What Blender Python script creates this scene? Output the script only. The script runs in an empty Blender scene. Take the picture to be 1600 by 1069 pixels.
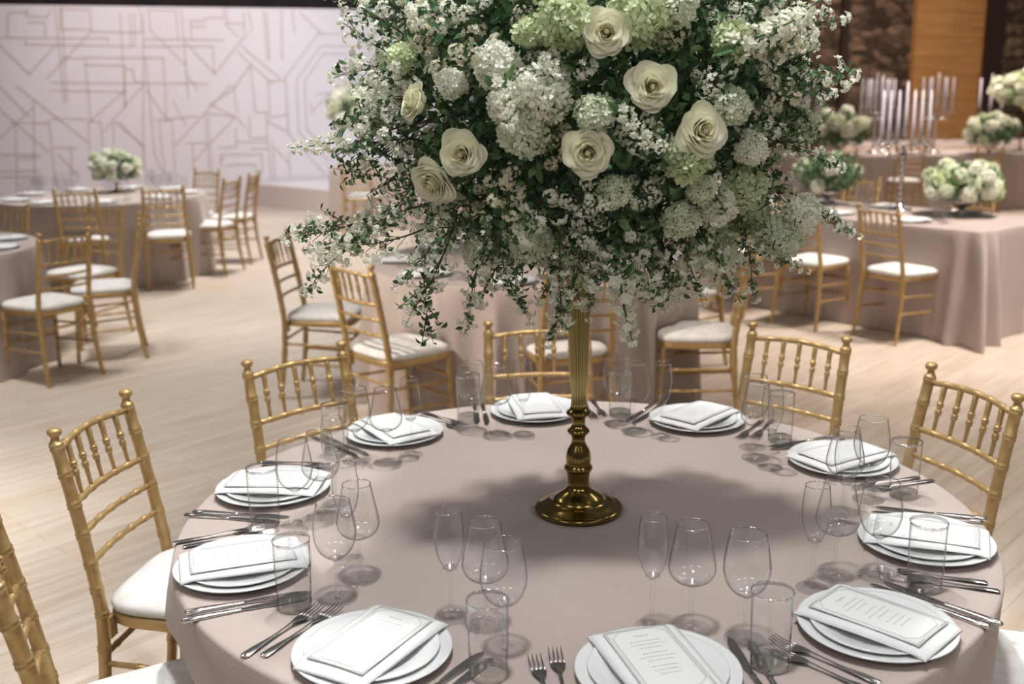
import bpy, math, random
import numpy as np
from mathutils import Matrix, Vector
PI = math.pi
scene = bpy.context.scene
COL = scene.collection

# ------------------------------------------------------------------ camera
cam = bpy.data.cameras.new('camera')
cam_ob = bpy.data.objects.new('camera', cam); COL.objects.link(cam_ob)
PITCH, ROLL, CAM_H, FPX = 0.23135933, -0.01274095, 1.6914977, 1669.91877
Fv = Vector((0, math.cos(PITCH), -math.sin(PITCH))); Rv = Vector((1, 0, 0)); Uv = Rv.cross(Fv)
R2 = Rv*math.cos(ROLL) + Uv*math.sin(ROLL); U2 = -Rv*math.sin(ROLL) + Uv*math.cos(ROLL)
cm = Matrix(((R2.x, U2.x, -Fv.x, 0), (R2.y, U2.y, -Fv.y, 0), (R2.z, U2.z, -Fv.z, CAM_H), (0, 0, 0, 1)))
cam_ob.matrix_world = cm
cam.sensor_fit = 'HORIZONTAL'; cam.sensor_width = 36.0; cam.lens = 36.0*FPX/1600
cam.clip_start = 0.05; cam.clip_end = 100
cam.dof.use_dof = True; cam.dof.focus_distance = 2.1; cam.dof.aperture_fstop = 3.4
scene.camera = cam_ob

# ------------------------------------------------------------------ world, lights, exposure
w = bpy.data.worlds.new('world'); scene.world = w; w.use_nodes = True
w.node_tree.nodes['Background'].inputs[0].default_value = (0.90, 0.87, 0.87, 1)
w.node_tree.nodes['Background'].inputs[1].default_value = 0.10
scene.view_settings.view_transform = 'Standard'
scene.view_settings.look = 'None'
scene.view_settings.gamma = 1
scene.view_settings.use_curve_mapping = False
scene.view_settings.exposure = 0.14
scene.cycles.use_denoising = True
scene.cycles.max_bounces = 10
scene.cycles.transparent_max_bounces = 24
scene.cycles.sample_clamp_indirect = 6
scene.cycles.caustics_reflective = False
scene.cycles.caustics_refractive = False

def lamp(name, kind, loc, target, energy, color, size=1.0, spot=None, blend=.5):
    l = bpy.data.lights.new(name, kind); l.energy = energy; l.color = color
    if kind == 'AREA': l.shape = 'DISK'; l.size = size
    elif kind == 'SPOT': l.shadow_soft_size = size; l.spot_size = math.radians(spot); l.spot_blend = blend
    o = bpy.data.objects.new(name, l); COL.objects.link(o); o.location = loc
    o.rotation_euler = (Vector(target)-Vector(loc)).to_track_quat('-Z', 'Y').to_euler()
    return o
# stage lanterns high in the hall
lamp('key_spotlight', 'SPOT', (-.1, 3.35, 5.5), (0.2, 2.05, .8), 720, (1, .965, .94), .13, 46)
lamp('front_spotlight', 'SPOT', (-.1, 1.2, 5.6), (0.25, 1.8, 1.0), 570, (.98, .99, 1), .22, 50)
lamp('right_spotlight', 'SPOT', (2.6, 2.2, 5.4), (0.3, 2.3, 1.2), 60, (1, .93, .86), .3, 50)
lamp('left_floor_spotlight', 'SPOT', (-3.2, 5.7, 5.6), (-3.0, 5.7, 0), 800, (1, .97, .94), .5, 58, .7)
lamp('near_left_spotlight', 'SPOT', (-3.4, 3.2, 5.6), (-3.0, 3.3, 0), 1500, (1, .96, .92), .5, 40, .9)
lamp('far_floor_spotlight', 'SPOT', (-2.2, 10.8, 5.8), (-2.1, 11.1, 0), 1650, (1, .96, .92), .5, 84, .5)
lamp('middle_spotlight', 'SPOT', (-3.1, 3.6, 3.9), (0, 5.4, .45), 850, (1, .88, .77), .2, 30, .8)
lamp('between_spotlight', 'SPOT', (1.9, 5.2, 5.6), (1.8, 4.9, 0), 330, (1, .86, .74), .4, 48, .9)
lamp('right_spotlight_far', 'SPOT', (3.7, 6.4, 5.4), (3.3, 7.9, .6), 1750, (1, .89, .81), .4, 66, .8)
lamp('near_right_spotlight', 'SPOT', (3.0, 3.2, 5.5), (2.9, 3.6, 0), 260, (1, .86, .74), .4, 52, .9)
lamp('backdrop_lantern', 'SPOT', (-3.2, 12.0, 5.4), (-4.6, 16.6, 1.6), 960, (1, .90, .94), .5, 80, .9)
lamp('stage_lantern', 'SPOT', (-.4, 12.6, 5.4), (-1.8, 17.6, 1.4), 400, (.62, .79, 1), .5, 64, .9)
lamp('far_right_lantern', 'AREA', (6.5, 15.5, 5.0), (6.8, 17.5, 0), 460, (1, .84, .74), 3)

# area panels added behind and beside the camera for fill and highlights
for i, (x, y, z, tx, ty, en) in enumerate([(-3.0, -1.2, 3.9, 0, 2.2, 20), (2.9, -1.0, 3.9, .2, 2.2, 16), (0, -2.6, 4.6, 0, 2.2, 20), (-3.4, 4.4, 4.4, -.2, 2.4, 13), (3.6, 4.8, 4.4, .4, 2.4, 13)]):
    l = lamp('fill_panel', 'AREA', (x, y, z), (tx, ty, .9), en, (1, .96, .93)).data
    l.shape = 'RECTANGLE'; l.size = 1.5; l.size_y = .35
# small point lights added overhead for glints on glass and brass
for i, (x, y) in enumerate([(-2.2, 1.2), (-.3, .6), (.9, 1.4), (2.3, 2.4), (-1.6, 4.4), (1.2, 4.2), (.1, -.6), (3.2, 4.6)]):
    lamp('glint_light', 'POINT', (x, y, 5.7), (x, y, 0), 11, (1, .95, .88)).data.shadow_soft_size = .07

# ------------------------------------------------------------------ materials
def mat(name, col, rough=.5, metal=0.0, **kw):
    m = bpy.data.materials.new(name); m.use_nodes = True
    b = m.node_tree.nodes['Principled BSDF']
    b.inputs['Base Color'].default_value = (*col, 1)
    b.inputs['Roughness'].default_value = rough
    b.inputs['Metallic'].default_value = metal
    for k, v in kw.items(): b.inputs[k.replace('_', ' ')].default_value = v
    return m
def vary(m, c1, c2, scale, detail=3, bump=0.0, bscale=None, coord='Object'):
    """noise driven colour between c1 and c2 plus optional bump"""
    nt = m.node_tree; b = nt.nodes['Principled BSDF']
    tc = nt.nodes.new('ShaderNodeTexCoord'); n = nt.nodes.new('ShaderNodeTexNoise')
    n.inputs['Scale'].default_value = scale; n.inputs['Detail'].default_value = detail
    r = nt.nodes.new('ShaderNodeValToRGB')
    r.color_ramp.elements[0].position = .35; r.color_ramp.elements[0].color = (*c1, 1)
    r.color_ramp.elements[1].position = .65; r.color_ramp.elements[1].color = (*c2, 1)
    nt.links.new(tc.outputs[coord], n.inputs['Vector']); nt.links.new(n.outputs['Fac'], r.inputs['Fac'])
    nt.links.new(r.outputs['Color'], b.inputs['Base Color'])
    if bump:
        n2 = nt.nodes.new('ShaderNodeTexNoise'); n2.inputs['Scale'].default_value = bscale or scale*4
        n2.inputs['Detail'].default_value = 3
        nt.links.new(tc.outputs[coord], n2.inputs['Vector'])
        bp = nt.nodes.new('ShaderNodeBump'); bp.inputs['Strength'].default_value = bump; bp.inputs['Distance'].default_value = .004
        nt.links.new(n2.outputs['Fac'], bp.inputs['Height']); nt.links.new(bp.outputs['Normal'], b.inputs['Normal'])
    return m
M = {}
def leaky(m, amount):
    """let part of the light through a thin petal or leaf"""
    nt = m.node_tree; b = nt.nodes['Principled BSDF']; out = nt.nodes['Material Output']
    t = nt.nodes.new('ShaderNodeBsdfTranslucent'); mx = nt.nodes.new('ShaderNodeMixShader'); mx.inputs[0].default_value = amount
    bc = b.inputs['Base Color']
    if bc.is_linked: nt.links.new(bc.links[0].from_socket, t.inputs['Color'])
    else: t.inputs['Color'].default_value = bc.default_value
    nt.links.new(b.outputs[0], mx.inputs[1]); nt.links.new(t.outputs[0], mx.inputs[2]); nt.links.new(mx.outputs[0], out.inputs['Surface'])
M['gold'] = vary(mat('gold_paint', (.5, .33, .14), .38, .45), (.46, .30, .125), (.53, .36, .16), 40)
M['cushion'] = vary(mat('ivory_damask', (.8, .78, .74), .75), (.70, .68, .64), (.83, .82, .79), 26, 4, .15, 60)
M['cloth'] = vary(mat('taupe_linen', (.45, .37, .345), .85, Sheen_Weight=.25), (.43, .352, .318), (.475, .395, .358), 3, 3, .25, 220)
M['plate'] = mat('white_porcelain', (.74, .755, .75), .12, Coat_Weight=.4)
M['napkin'] = vary(mat('white_linen', (.84, .85, .85), .8), (.72, .73, .73), (.76, .765, .76), 30, 3, .2, 400)
M['paper'] = mat('menu_paper', (.75, .755, .745), .6)
M['ink'] = mat('grey_ink', (.42, .41, .40), .7)
M['steel'] = mat('polished_steel', (.74, .71, .68), .2, 1.0)
M['brass'] = vary(mat('antique_brass', (.26, .18, .06), .17, 1.0), (.21, .145, .045), (.30, .21, .07), 18)
M['brass_rib'] = mat('ribbed_brass', (.52, .42, .18), .27, .9)
M['petal'] = mat('white_petals', (.93, .935, .82), .6, Subsurface_Weight=0.0)
M['petal_cream'] = mat('cream_petals', (.80, .77, .60), .6)
M['petal_green'] = mat('pale_green_petals', (.68, .76, .48), .6)
M['petal_greenwhite'] = mat('greenish_white_petals', (.78, .83, .64), .6)
M['rose'] = mat('ivory_rose_petals', (.95, .94, .75), .5)
M['rose_core'] = mat('yellow_rose_heart', (.88, .84, .60), .5)
M['leaf'] = vary(mat('dark_leaves', (.05, .11, .045), .45), (.035, .09, .042), (.11, .21, .085), 30)
M['leaf_light'] = vary(mat('fresh_leaves', (.12, .24, .09), .45), (.10, .22, .09), (.24, .37, .17), 30)
for k_, a_ in (('petal', .3), ('petal_cream', .3), ('petal_green', .3), ('petal_greenwhite', .3), ('rose', .26), ('rose_core', .2), ('leaf', .2), ('leaf_light', .25)): leaky(M[k_], a_)
M['twig'] = mat('brown_twig', (.06, .04, .025), .8)
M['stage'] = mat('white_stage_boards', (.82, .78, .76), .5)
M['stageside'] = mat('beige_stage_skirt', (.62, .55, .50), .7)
M['backdrop'] = mat('matte_white_panel', (.72, .69, .70), .7)
M['goldline'] = mat('gold_line', (.57, .48, .42), .5, .1)
M['drape'] = vary(mat('black_drape', (.015, .01, .01), .9), (.012, .008, .008), (.03, .018, .016), 3)
M['dark_strip'] = mat('dark_brown_strip', (.03, .014, .01), .6)
M['candle'] = mat('pale_wax', (.86, .82, .88), .4)
M['silver'] = mat('silvered_metal', (.6, .55, .55), .2, 1.0)
M['darkfruit'] = mat('dark_foliage', (.02, .035, .02), .6)

def thin_glass(name, tint, edge, refl, p0=.55, rough=.02, base=.05):
    """thin-walled clear glass: rays pass straight, rims darken and reflect with the viewing angle"""
    m = bpy.data.materials.new(name); m.use_nodes = True; nt = m.node_tree
    for n in list(nt.nodes): nt.nodes.remove(n)
    out = nt.nodes.new('ShaderNodeOutputMaterial'); mx = nt.nodes.new('ShaderNodeMixShader')
    tr = nt.nodes.new('ShaderNodeBsdfTransparent'); gl = nt.nodes.new('ShaderNodeBsdfGlossy')
    gl.inputs['Roughness'].default_value = rough
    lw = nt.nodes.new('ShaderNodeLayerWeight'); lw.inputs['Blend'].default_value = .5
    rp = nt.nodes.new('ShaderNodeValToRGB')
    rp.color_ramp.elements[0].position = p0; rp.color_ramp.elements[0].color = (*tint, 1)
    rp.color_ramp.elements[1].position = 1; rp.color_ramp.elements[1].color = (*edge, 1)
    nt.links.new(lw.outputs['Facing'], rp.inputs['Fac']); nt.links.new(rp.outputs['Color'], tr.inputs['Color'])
    pw = nt.nodes.new('ShaderNodeMath'); pw.operation = 'POWER'; pw.inputs[1].default_value = 4.0
    ma = nt.nodes.new('ShaderNodeMath'); ma.operation = 'MULTIPLY_ADD'; ma.inputs[1].default_value = refl; ma.inputs[2].default_value = base; ma.use_clamp = True
    nt.links.new(lw.outputs['Facing'], pw.inputs[0]); nt.links.new(pw.outputs[0], ma.inputs[0]); nt.links.new(ma.outputs[0], mx.inputs[0])
    nt.links.new(tr.outputs[0], mx.inputs[1]); nt.links.new(gl.outputs[0], mx.inputs[2])
    nt.links.new(mx.outputs[0], out.inputs['Surface']); return m
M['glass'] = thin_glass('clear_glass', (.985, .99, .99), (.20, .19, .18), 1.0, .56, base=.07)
M['glass_far'] = thin_glass('chimney_glass', (.97, .97, .98), (.75, .72, .76), .4, .6)
M['glass_solid'] = thin_glass('thick_clear_glass', (.995, .998, .995), (.36, .35, .32), .95, .72, base=.07)
M['glass_rim'] = thin_glass('glass_lip', (.97, .97, .97), (.6, .6, .6), .5, .6, .05, base=.5)
M['glass_base'] = thin_glass('heavy_glass_base', (.945, .955, .93), (.30, .31, .27), .8, .6, base=.2)

# floor: pale maple boards laid diagonally
def floor_material():
    m = mat('maple_floor_boards', (.6, .5, .4), .38); nt = m.node_tree; b = nt.nodes['Principled BSDF']
    tc = nt.nodes.new('ShaderNodeTexCoord'); mp = nt.nodes.new('ShaderNodeMapping')
    mp.inputs['Rotation'].default_value = (0, 0, math.radians(-47))
    nt.links.new(tc.outputs['Object'], mp.inputs['Vector'])
    br = nt.nodes.new('ShaderNodeTexBrick'); br.inputs['Scale'].default_value = 1
    br.inputs['Brick Width'].default_value = 1.6; br.inputs['Row Height'].default_value = .085
    br.inputs['Mortar Size'].default_value = .0012; br.inputs['Bias'].default_value = 0
    br.inputs['Color1'].default_value = (.72, .635, .55, 1); br.inputs['Color2'].default_value = (.66, .57, .475, 1)
    br.inputs['Mortar'].default_value = (.36, .27, .19, 1)
    nt.links.new(mp.outputs[0], br.inputs['Vector'])
    mp2 = nt.nodes.new('ShaderNodeMapping'); mp2.inputs['Scale'].default_value = (1.2, 16, 1)
    nt.links.new(mp.outputs[0], mp2.inputs['Vector'])
    n = nt.nodes.new('ShaderNodeTexNoise'); n.inputs['Scale'].default_value = 1.6; n.inputs['Detail'].default_value = 5
    nt.links.new(mp2.outputs[0], n.inputs['Vector'])
    r = nt.nodes.new('ShaderNodeValToRGB')
    r.color_ramp.elements[0].position = .3; r.color_ramp.elements[0].color = (.80, .74, .68, 1)
    r.color_ramp.elements[1].position = .7; r.color_ramp.elements[1].color = (1.0, 1.0, 1.0, 1)
    nt.links.new(n.outputs['Fac'], r.inputs['Fac'])
    mx = nt.nodes.new('ShaderNodeMix'); mx.data_type = 'RGBA'; mx.blend_type = 'MULTIPLY'; mx.inputs[0].default_value = 1
    nt.links.new(br.outputs['Color'], mx.inputs[6]); nt.links.new(r.outputs['Color'], mx.inputs[7])
    nt.links.new(mx.outputs[2], b.inputs['Base Color'])
    return m
M['floor'] = floor_material()
def stone_material():
    m = mat('rubble_stone', (.2, .14, .1), .9); nt = m.node_tree; b = nt.nodes['Principled BSDF']
    tc = nt.nodes.new('ShaderNodeTexCoord'); mp = nt.nodes.new('ShaderNodeMapping'); mp.inputs['Scale'].default_value = (3.6, 3.6, 7.5)
    nt.links.new(tc.outputs['Object'], mp.inputs['Vector'])
    v = nt.nodes.new('ShaderNodeTexVoronoi'); v.inputs['Scale'].default_value = 1.0
    v2 = nt.nodes.new('ShaderNodeTexVoronoi'); v2.feature = 'DISTANCE_TO_EDGE'; v2.inputs['Scale'].default_value = 1.0
    for q in (v, v2): nt.links.new(mp.outputs[0], q.inputs['Vector'])
    r = nt.nodes.new('ShaderNodeValToRGB'); cr = r.color_ramp
    cr.elements[0].color = (.045, .026, .017, 1); cr.elements[1].color = (.27, .18, .12, 1)
    e = cr.elements.new(.5); e.color = (.11, .07, .045, 1)
    sp = nt.nodes.new('ShaderNodeSeparateColor'); nt.links.new(v.outputs['Color'], sp.inputs[0]); nt.links.new(sp.outputs[0], r.inputs['Fac'])
    r2 = nt.nodes.new('ShaderNodeValToRGB'); r2.color_ramp.elements[0].color = (.5, .45, .42, 1); r2.color_ramp.elements[1].position = .12
    nt.links.new(v2.outputs['Distance'], r2.inputs['Fac'])
    mx = nt.nodes.new('ShaderNodeMix'); mx.data_type = 'RGBA'; mx.blend_type = 'MULTIPLY'; mx.inputs[0].default_value = 1
    nt.links.new(r.outputs[0], mx.inputs[6]); nt.links.new(r2.outputs[0], mx.inputs[7]); nt.links.new(mx.outputs[2], b.inputs['Base Color'])
    bp = nt.nodes.new('ShaderNodeBump'); bp.inputs['Distance'].default_value = .05; nt.links.new(v2.outputs['Distance'], bp.inputs['Height'])
    nt.links.new(bp.outputs[0], b.inputs['Normal'])
    return m
M['stone'] = stone_material()
def panel_material():
    m = mat('horizontal_oak_boards', (.35, .18, .06), .5); nt = m.node_tree; b = nt.nodes['Principled BSDF']
    tc = nt.nodes.new('ShaderNodeTexCoord'); mp = nt.nodes.new('ShaderNodeMapping'); mp.inputs['Scale'].default_value = (.5, .5, 9)
    nt.links.new(tc.outputs['Object'], mp.inputs['Vector'])
    n = nt.nodes.new('ShaderNodeTexNoise'); n.inputs['Scale'].default_value = 1.5; n.inputs['Detail'].default_value = 4
    nt.links.new(mp.outputs[0], n.inputs['Vector'])
    r = nt.nodes.new('ShaderNodeValToRGB'); r.color_ramp.elements[0].position = .3; r.color_ramp.elements[1].position = .7
    r.color_ramp.elements[0].color = (.40, .185, .055, 1); r.color_ramp.elements[1].color = (.62, .32, .115, 1)
    nt.links.new(n.outputs['Fac'], r.inputs['Fac']); nt.links.new(r.outputs[0], b.inputs['Base Color'])
    return m
M['panel'] = panel_material()

# ------------------------------------------------------------------ mesh builder
class MB:
    def __init__(self): self.v = []; self.f = []; self.m = []; self.n = 0
    def add(self, verts, faces, mi=0, mtx=None):
        v = np.asarray(verts, dtype=float).reshape(-1, 3)
        if mtx is not None:
            A = np.array(mtx); v = v @ A[:3, :3].T + A[:3, 3]
        o = self.n; self.v.append(v); self.n += len(v)
        self.f += [tuple(i+o for i in q) for q in faces]; self.m += [mi]*len(faces)
        return self
    def merge(self, other, mtx=None):
        V = np.vstack(other.v); o = self.n
        if mtx is not None:
            A = np.array(mtx); V = V @ A[:3, :3].T + A[:3, 3]
        self.v.append(V); self.n += len(V)
        self.f += [tuple(i+o for i in q) for q in other.f]; self.m += other.m
        return self
    def lathe(self, prof, seg=16, mtx=None, mi=0, cap=True, flute=None):
        vs = []; fs = []
        for (r, z) in prof:
            for k in range(seg):
                a = 2*PI*k/seg; rr = r*(1 + (flute[1]*math.cos(flute[0]*a) if flute else 0))
                vs.append((rr*math.cos(a), rr*math.sin(a), z))
        for i in range(len(prof)-1):
            for k in range(seg):
                k2 = (k+1) % seg
                fs.append((i*seg+k, i*seg+k2, (i+1)*seg+k2, (i+1)*seg+k))
        if cap:
            if prof[0][0] > 1e-5: fs.append(tuple(reversed(range(seg))))
            if prof[-1][0] > 1e-5: fs.append(tuple((len(prof)-1)*seg+k for k in range(seg)))
        return self.add(vs, fs, mi, mtx)
    def tube(self, pts, radii, seg=8, mi=0, cap=True, mtx=None):
        pts = [Vector(p) for p in pts]
        if not hasattr(radii, '__len__'): radii = [radii]*len(pts)
        vs = []; fs = []; up = None
        for i, p in enumerate(pts):
            t = (pts[min(i+1, len(pts)-1)] - pts[max(i-1, 0)]).normalized()
            if up is None: up = Vector((0, 0, 1)) if abs(t.z) < .9 else Vector((1, 0, 0))
            a = t.cross(up)
            if a.length < 1e-4: a = t.cross(Vector((0, 1, 0)))
            a.normalize(); b = a.cross(t).normalized(); up = b
            for k in range(seg):
                th = 2*PI*k/seg
                vs.append(tuple(p + (a*math.cos(th) + b*math.sin(th))*radii[i]))
        for i in range(len(pts)-1):
            for k in range(seg):
                k2 = (k+1) % seg
                fs.append((i*seg+k, i*seg+k2, (i+1)*seg+k2, (i+1)*seg+k))
        if cap:
            fs.append(tuple(reversed(range(seg)))); fs.append(tuple((len(pts)-1)*seg+k for k in range(seg)))
        return self.add(vs, fs, mi, mtx)
    def box(self, c, s, mtx=None, mi=0):
        x, y, z = s[0]/2, s[1]/2, s[2]/2
        v = [(c[0]+i*x, c[1]+j*y, c[2]+k*z) for k in (-1, 1) for j in (-1, 1) for i in (-1, 1)]
        f = [(0, 2, 3, 1), (4, 5, 7, 6), (0, 1, 5, 4), (2, 6, 7, 3), (0, 4, 6, 2), (1, 3, 7, 5)]
        return self.add(v, f, mi, mtx)
    def mesh(self, name, mats, smooth=True, angle=None):
        me = bpy.data.meshes.new(name)
        V = np.vstack(self.v)
        me.from_pydata([tuple(x) for x in V], [], self.f)
        if not isinstance(mats, (list, tuple)): mats = [mats]
        for k in mats: me.materials.append(k)
        if len(mats) > 1: me.polygons.foreach_set('material_index', self.m)
        if smooth:
            me.polygons.foreach_set('use_smooth', [True]*len(me.polygons))
            if angle: me.set_sharp_from_angle(angle=math.radians(angle))
        me.update(); return me

def ob(name, me, parent=None, loc=(0, 0, 0), rot=None, mtx=None, kind=None):
    o = bpy.data.objects.new(name, me); COL.objects.link(o)
    if parent is not None: o.parent = parent
    if mtx is not None: o.matrix_local = mtx
    else:
        o.location = loc
        if rot is not None: o.rotation_euler = rot
    if kind: o['kind'] = kind
    return o
def thing(name, label, cat, loc=(0, 0, 0), rz=0, group=None, me=None):
    o = bpy.data.objects.new(name, me); COL.objects.link(o)
    o.location = loc; o.rotation_euler = (0, 0, rz)
    o['label'] = label; o['category'] = cat
    if group: o['group'] = group
    return o
def dup(root, label, loc, rz=0, group=None, rot=None):
    r = root.copy(); COL.objects.link(r); r.location = loc; r.rotation_euler = rot if rot else (0, 0, rz); r['label'] = label
    if group: r['group'] = group
    for ch in list(root.children):
        c = ch.copy(); COL.objects.link(c); c.parent = r; c.matrix_parent_inverse = ch.matrix_parent_inverse
        for g in list(ch.children):
            d = g.copy(); COL.objects.link(d); d.parent = c
    return r
class Maker:
    """first call places the prototype itself, later calls copy it with its parts"""
    def __init__(self, build): self.build = build; self.proto = None
    def __call__(self, label, loc, rz=0, group=None):
        if self.proto is None:
            self.proto = self.build(); o = self.proto
            o.location = loc; o.rotation_euler = (0, 0, rz); o['label'] = label
            if group: o['group'] = group
            return o
        return dup(self.proto, label, loc, rz, group)

# measured positions in the hall
LINES =  [(-3.29,2.5,-1.87,2.5),(-1.87,2.5,-1.88,2.44),(-2.96,2.47,-2.97,2.41),(-3.3,2.4,-2.97,2.0),(-2.97,2.0,-2.57,2.41),(-2.96,2.41,-1.51,2.39),(-2.46,2.9,-2.08,2.9),(-2.46,2.9,-2.49,2.59),(-2.08,2.9,-2.08,2.59),(-2.46,2.62,-2.1,2.62),(-2.08,2.59,-1.37,2.58),(-2.08,2.59,-2.74,1.94),(-2.53,3.02,-2.54,1.59),(-2.45,3.02,-2.5,1.62),(-1.35,2.85,-1.54,0.62),(-1.39,3.04,-1.38,2.6),(-1.28,2.9,-0.9,2.9),(-1.27,2.9,-1.27,2.61),(-0.89,2.89,-0.89,2.51),(-1.38,2.49,-0.23,2.48),(-1.27,2.61,-0.81,2.12),(-0.81,2.92,-0.81,1.63),(-1.39,2.39,-0.4,2.39),(-0.4,2.39,-0.41,1.99),(-0.78,2.44,-0.4,1.99),(-0.4,1.99,0.11,2.57),(-1.47,2.85,-1.51,2.39),(-1.67,2.85,-1.71,1.51),(-1.53,2.85,-1.56,2.39),(-2.9,2.89,-2.91,2.79),(-2.91,2.79,-2.65,2.79),(-2.65,2.79,-2.58,2.9),(-3.15,2.84,-3.19,2.53),(-3.15,2.84,-2.91,2.85),(-2.91,2.71,-2.69,2.71),(-2.69,2.71,-2.7,2.5),(-2.2,2.23,-1.12,2.22),(-2.2,2.23,-2.21,1.33),(-1.12,2.23,-1.15,1.31),(-1.67,2.06,-1.57,2.06),(-1.67,2.06,-1.73,1.51),(-1.57,2.06,-1.54,1.88),(-1.54,1.88,-1.4,1.87),(-2.69,1.88,-0.83,1.85),(-2.7,1.77,-1.69,1.74),(-1.44,1.83,-2.06,1.17),(-0.86,1.86,-0.51,1.84),(-1.37,2.25,-1.36,0.82),(-1.39,1.77,-1.16,1.34),(-2.21,1.33,-1.69,1.77),(-2.5,2.22,-2.2,2.22),(-2.21,2.13,-1.66,2.11),(-3.37,1.84,-3.03,1.41),(-3.15,1.84,-2.26,1.01),(-3.4,1.51,-2.82,0.9),(-3.28,1.32,-2.77,1.31),(-3.22,1.32,-3.29,0.43),(-3.45,1.11,-2.96,1.54),(-2.95,1.63,-3.06,0.42),(-2.77,1.34,-2.78,0.41),(-2.75,1.37,-2.25,1.36),(-2.24,1.32,-2.08,1.31),(-2.08,1.31,-2.08,0.97),(-2.24,1.32,-2.27,0.88),(-1.89,1.31,-1.51,0.97),(-1.83,1.32,-1.51,0.92),(-1.91,1.29,-1.92,1.0),(-1.51,0.97,-1.52,0.62),(-1.36,0.82,-1.26,0.55),(-1.32,1.33,-1.07,1.32),(-1.26,1.29,-1.23,0.55),(-1.07,1.29,-1.09,0.61),(-1.06,0.94,-0.18,1.82),(-1.04,1.6,-0.88,1.24),(-1.14,1.34,-0.7,1.37),(-3.47,0.88,-2.94,0.87),(-3.24,0.83,-2.96,0.82),(-3.5,0.65,-2.97,0.63),(-3.51,0.57,-2.98,0.54),(-2.72,0.96,-2.45,0.95),(-2.51,0.95,-2.55,0.56),(-2.7,0.86,-2.46,0.56),(-0.69,2.75,-0.47,2.75),(-0.69,2.75,-0.7,2.49),(-0.67,2.67,-0.49,2.67),(-0.47,2.8,-0.21,2.8),(-0.2,2.93,-0.21,2.8),(-0.16,2.93,-0.16,2.72),(-0.16,2.72,0.08,2.72),(0.09,2.87,0.08,2.61),(0.16,2.9,0.19,2.61),(0.38,2.9,0.4,2.2),(0.43,2.89,0.43,2.2),(0.65,2.91,0.62,2.2),(0.82,2.91,0.83,2.6),(0.93,2.88,1.23,2.6),(-0.21,2.73,-0.03,2.54),(-0.82,1.99,-0.67,1.76),(-0.04,2.31,0.43,1.85),(0.03,2.38,0.57,1.91),(0.14,2.12,0.16,1.42),(0.14,2.12,-0.15,1.75),(-0.15,1.75,-0.53,1.53),(0.16,1.42,0.33,1.4),(0.33,1.4,0.32,1.02),(0.05,1.03,0.32,1.02),(0.07,1.35,0.05,1.03),(0.38,1.87,0.38,1.33),(0.38,1.87,0.63,1.88),(0.38,1.33,0.65,1.36),(0.32,1.28,0.59,1.13),(0.59,1.13,0.64,1.15),(-0.57,1.41,-0.14,1.35),(-0.14,1.35,0.01,1.18),(-0.14,1.82,-0.11,1.42),(-0.48,1.53,-0.14,1.35),(-0.14,1.35,-0.54,0.96),(-0.59,1.4,-0.59,0.52),(-0.54,1.36,-0.55,0.52),(-0.9,0.97,-0.6,0.97),(-0.8,0.97,-0.82,0.53),(-0.79,0.7,-0.57,0.96),(-0.41,0.89,-0.16,0.89),(-0.14,1.19,-0.16,0.89),(-0.4,0.79,0.22,0.77),(-0.41,0.69,-0.36,0.74),(-0.14,0.97,0.32,0.96),(0.06,0.86,0.31,0.85),(0.32,0.97,0.34,0.38),(0.39,0.97,0.4,0.38),(0.22,0.77,0.21,0.49),(-0.16,0.63,0.11,0.62),(0.11,0.62,0.1,0.43),(0.43,0.86,0.63,0.62),(0.64,0.79,0.63,0.41),(-0.4,0.79,-0.41,0.62),(-0.33,0.62,-0.16,0.63),(1.19,2.58,1.82,2.57),(1.19,2.58,0.65,1.93),(0.65,1.93,0.65,1.06),(0.65,1.06,1.18,0.44),(1.23,2.4,1.81,2.39),(1.23,2.4,0.82,1.89),(0.82,1.89,0.81,1.09),(0.81,1.09,1.26,0.63),(1.26,2.28,1.81,2.27),(1.26,2.28,0.94,1.86),(0.94,1.86,0.94,1.13),(0.94,1.13,1.31,0.73),(1.02,1.4,1.6,1.91),(1.01,1.55,1.04,1.38),(1.11,1.67,1.32,1.69),(1.34,1.46,1.31,1.26)]
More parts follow.
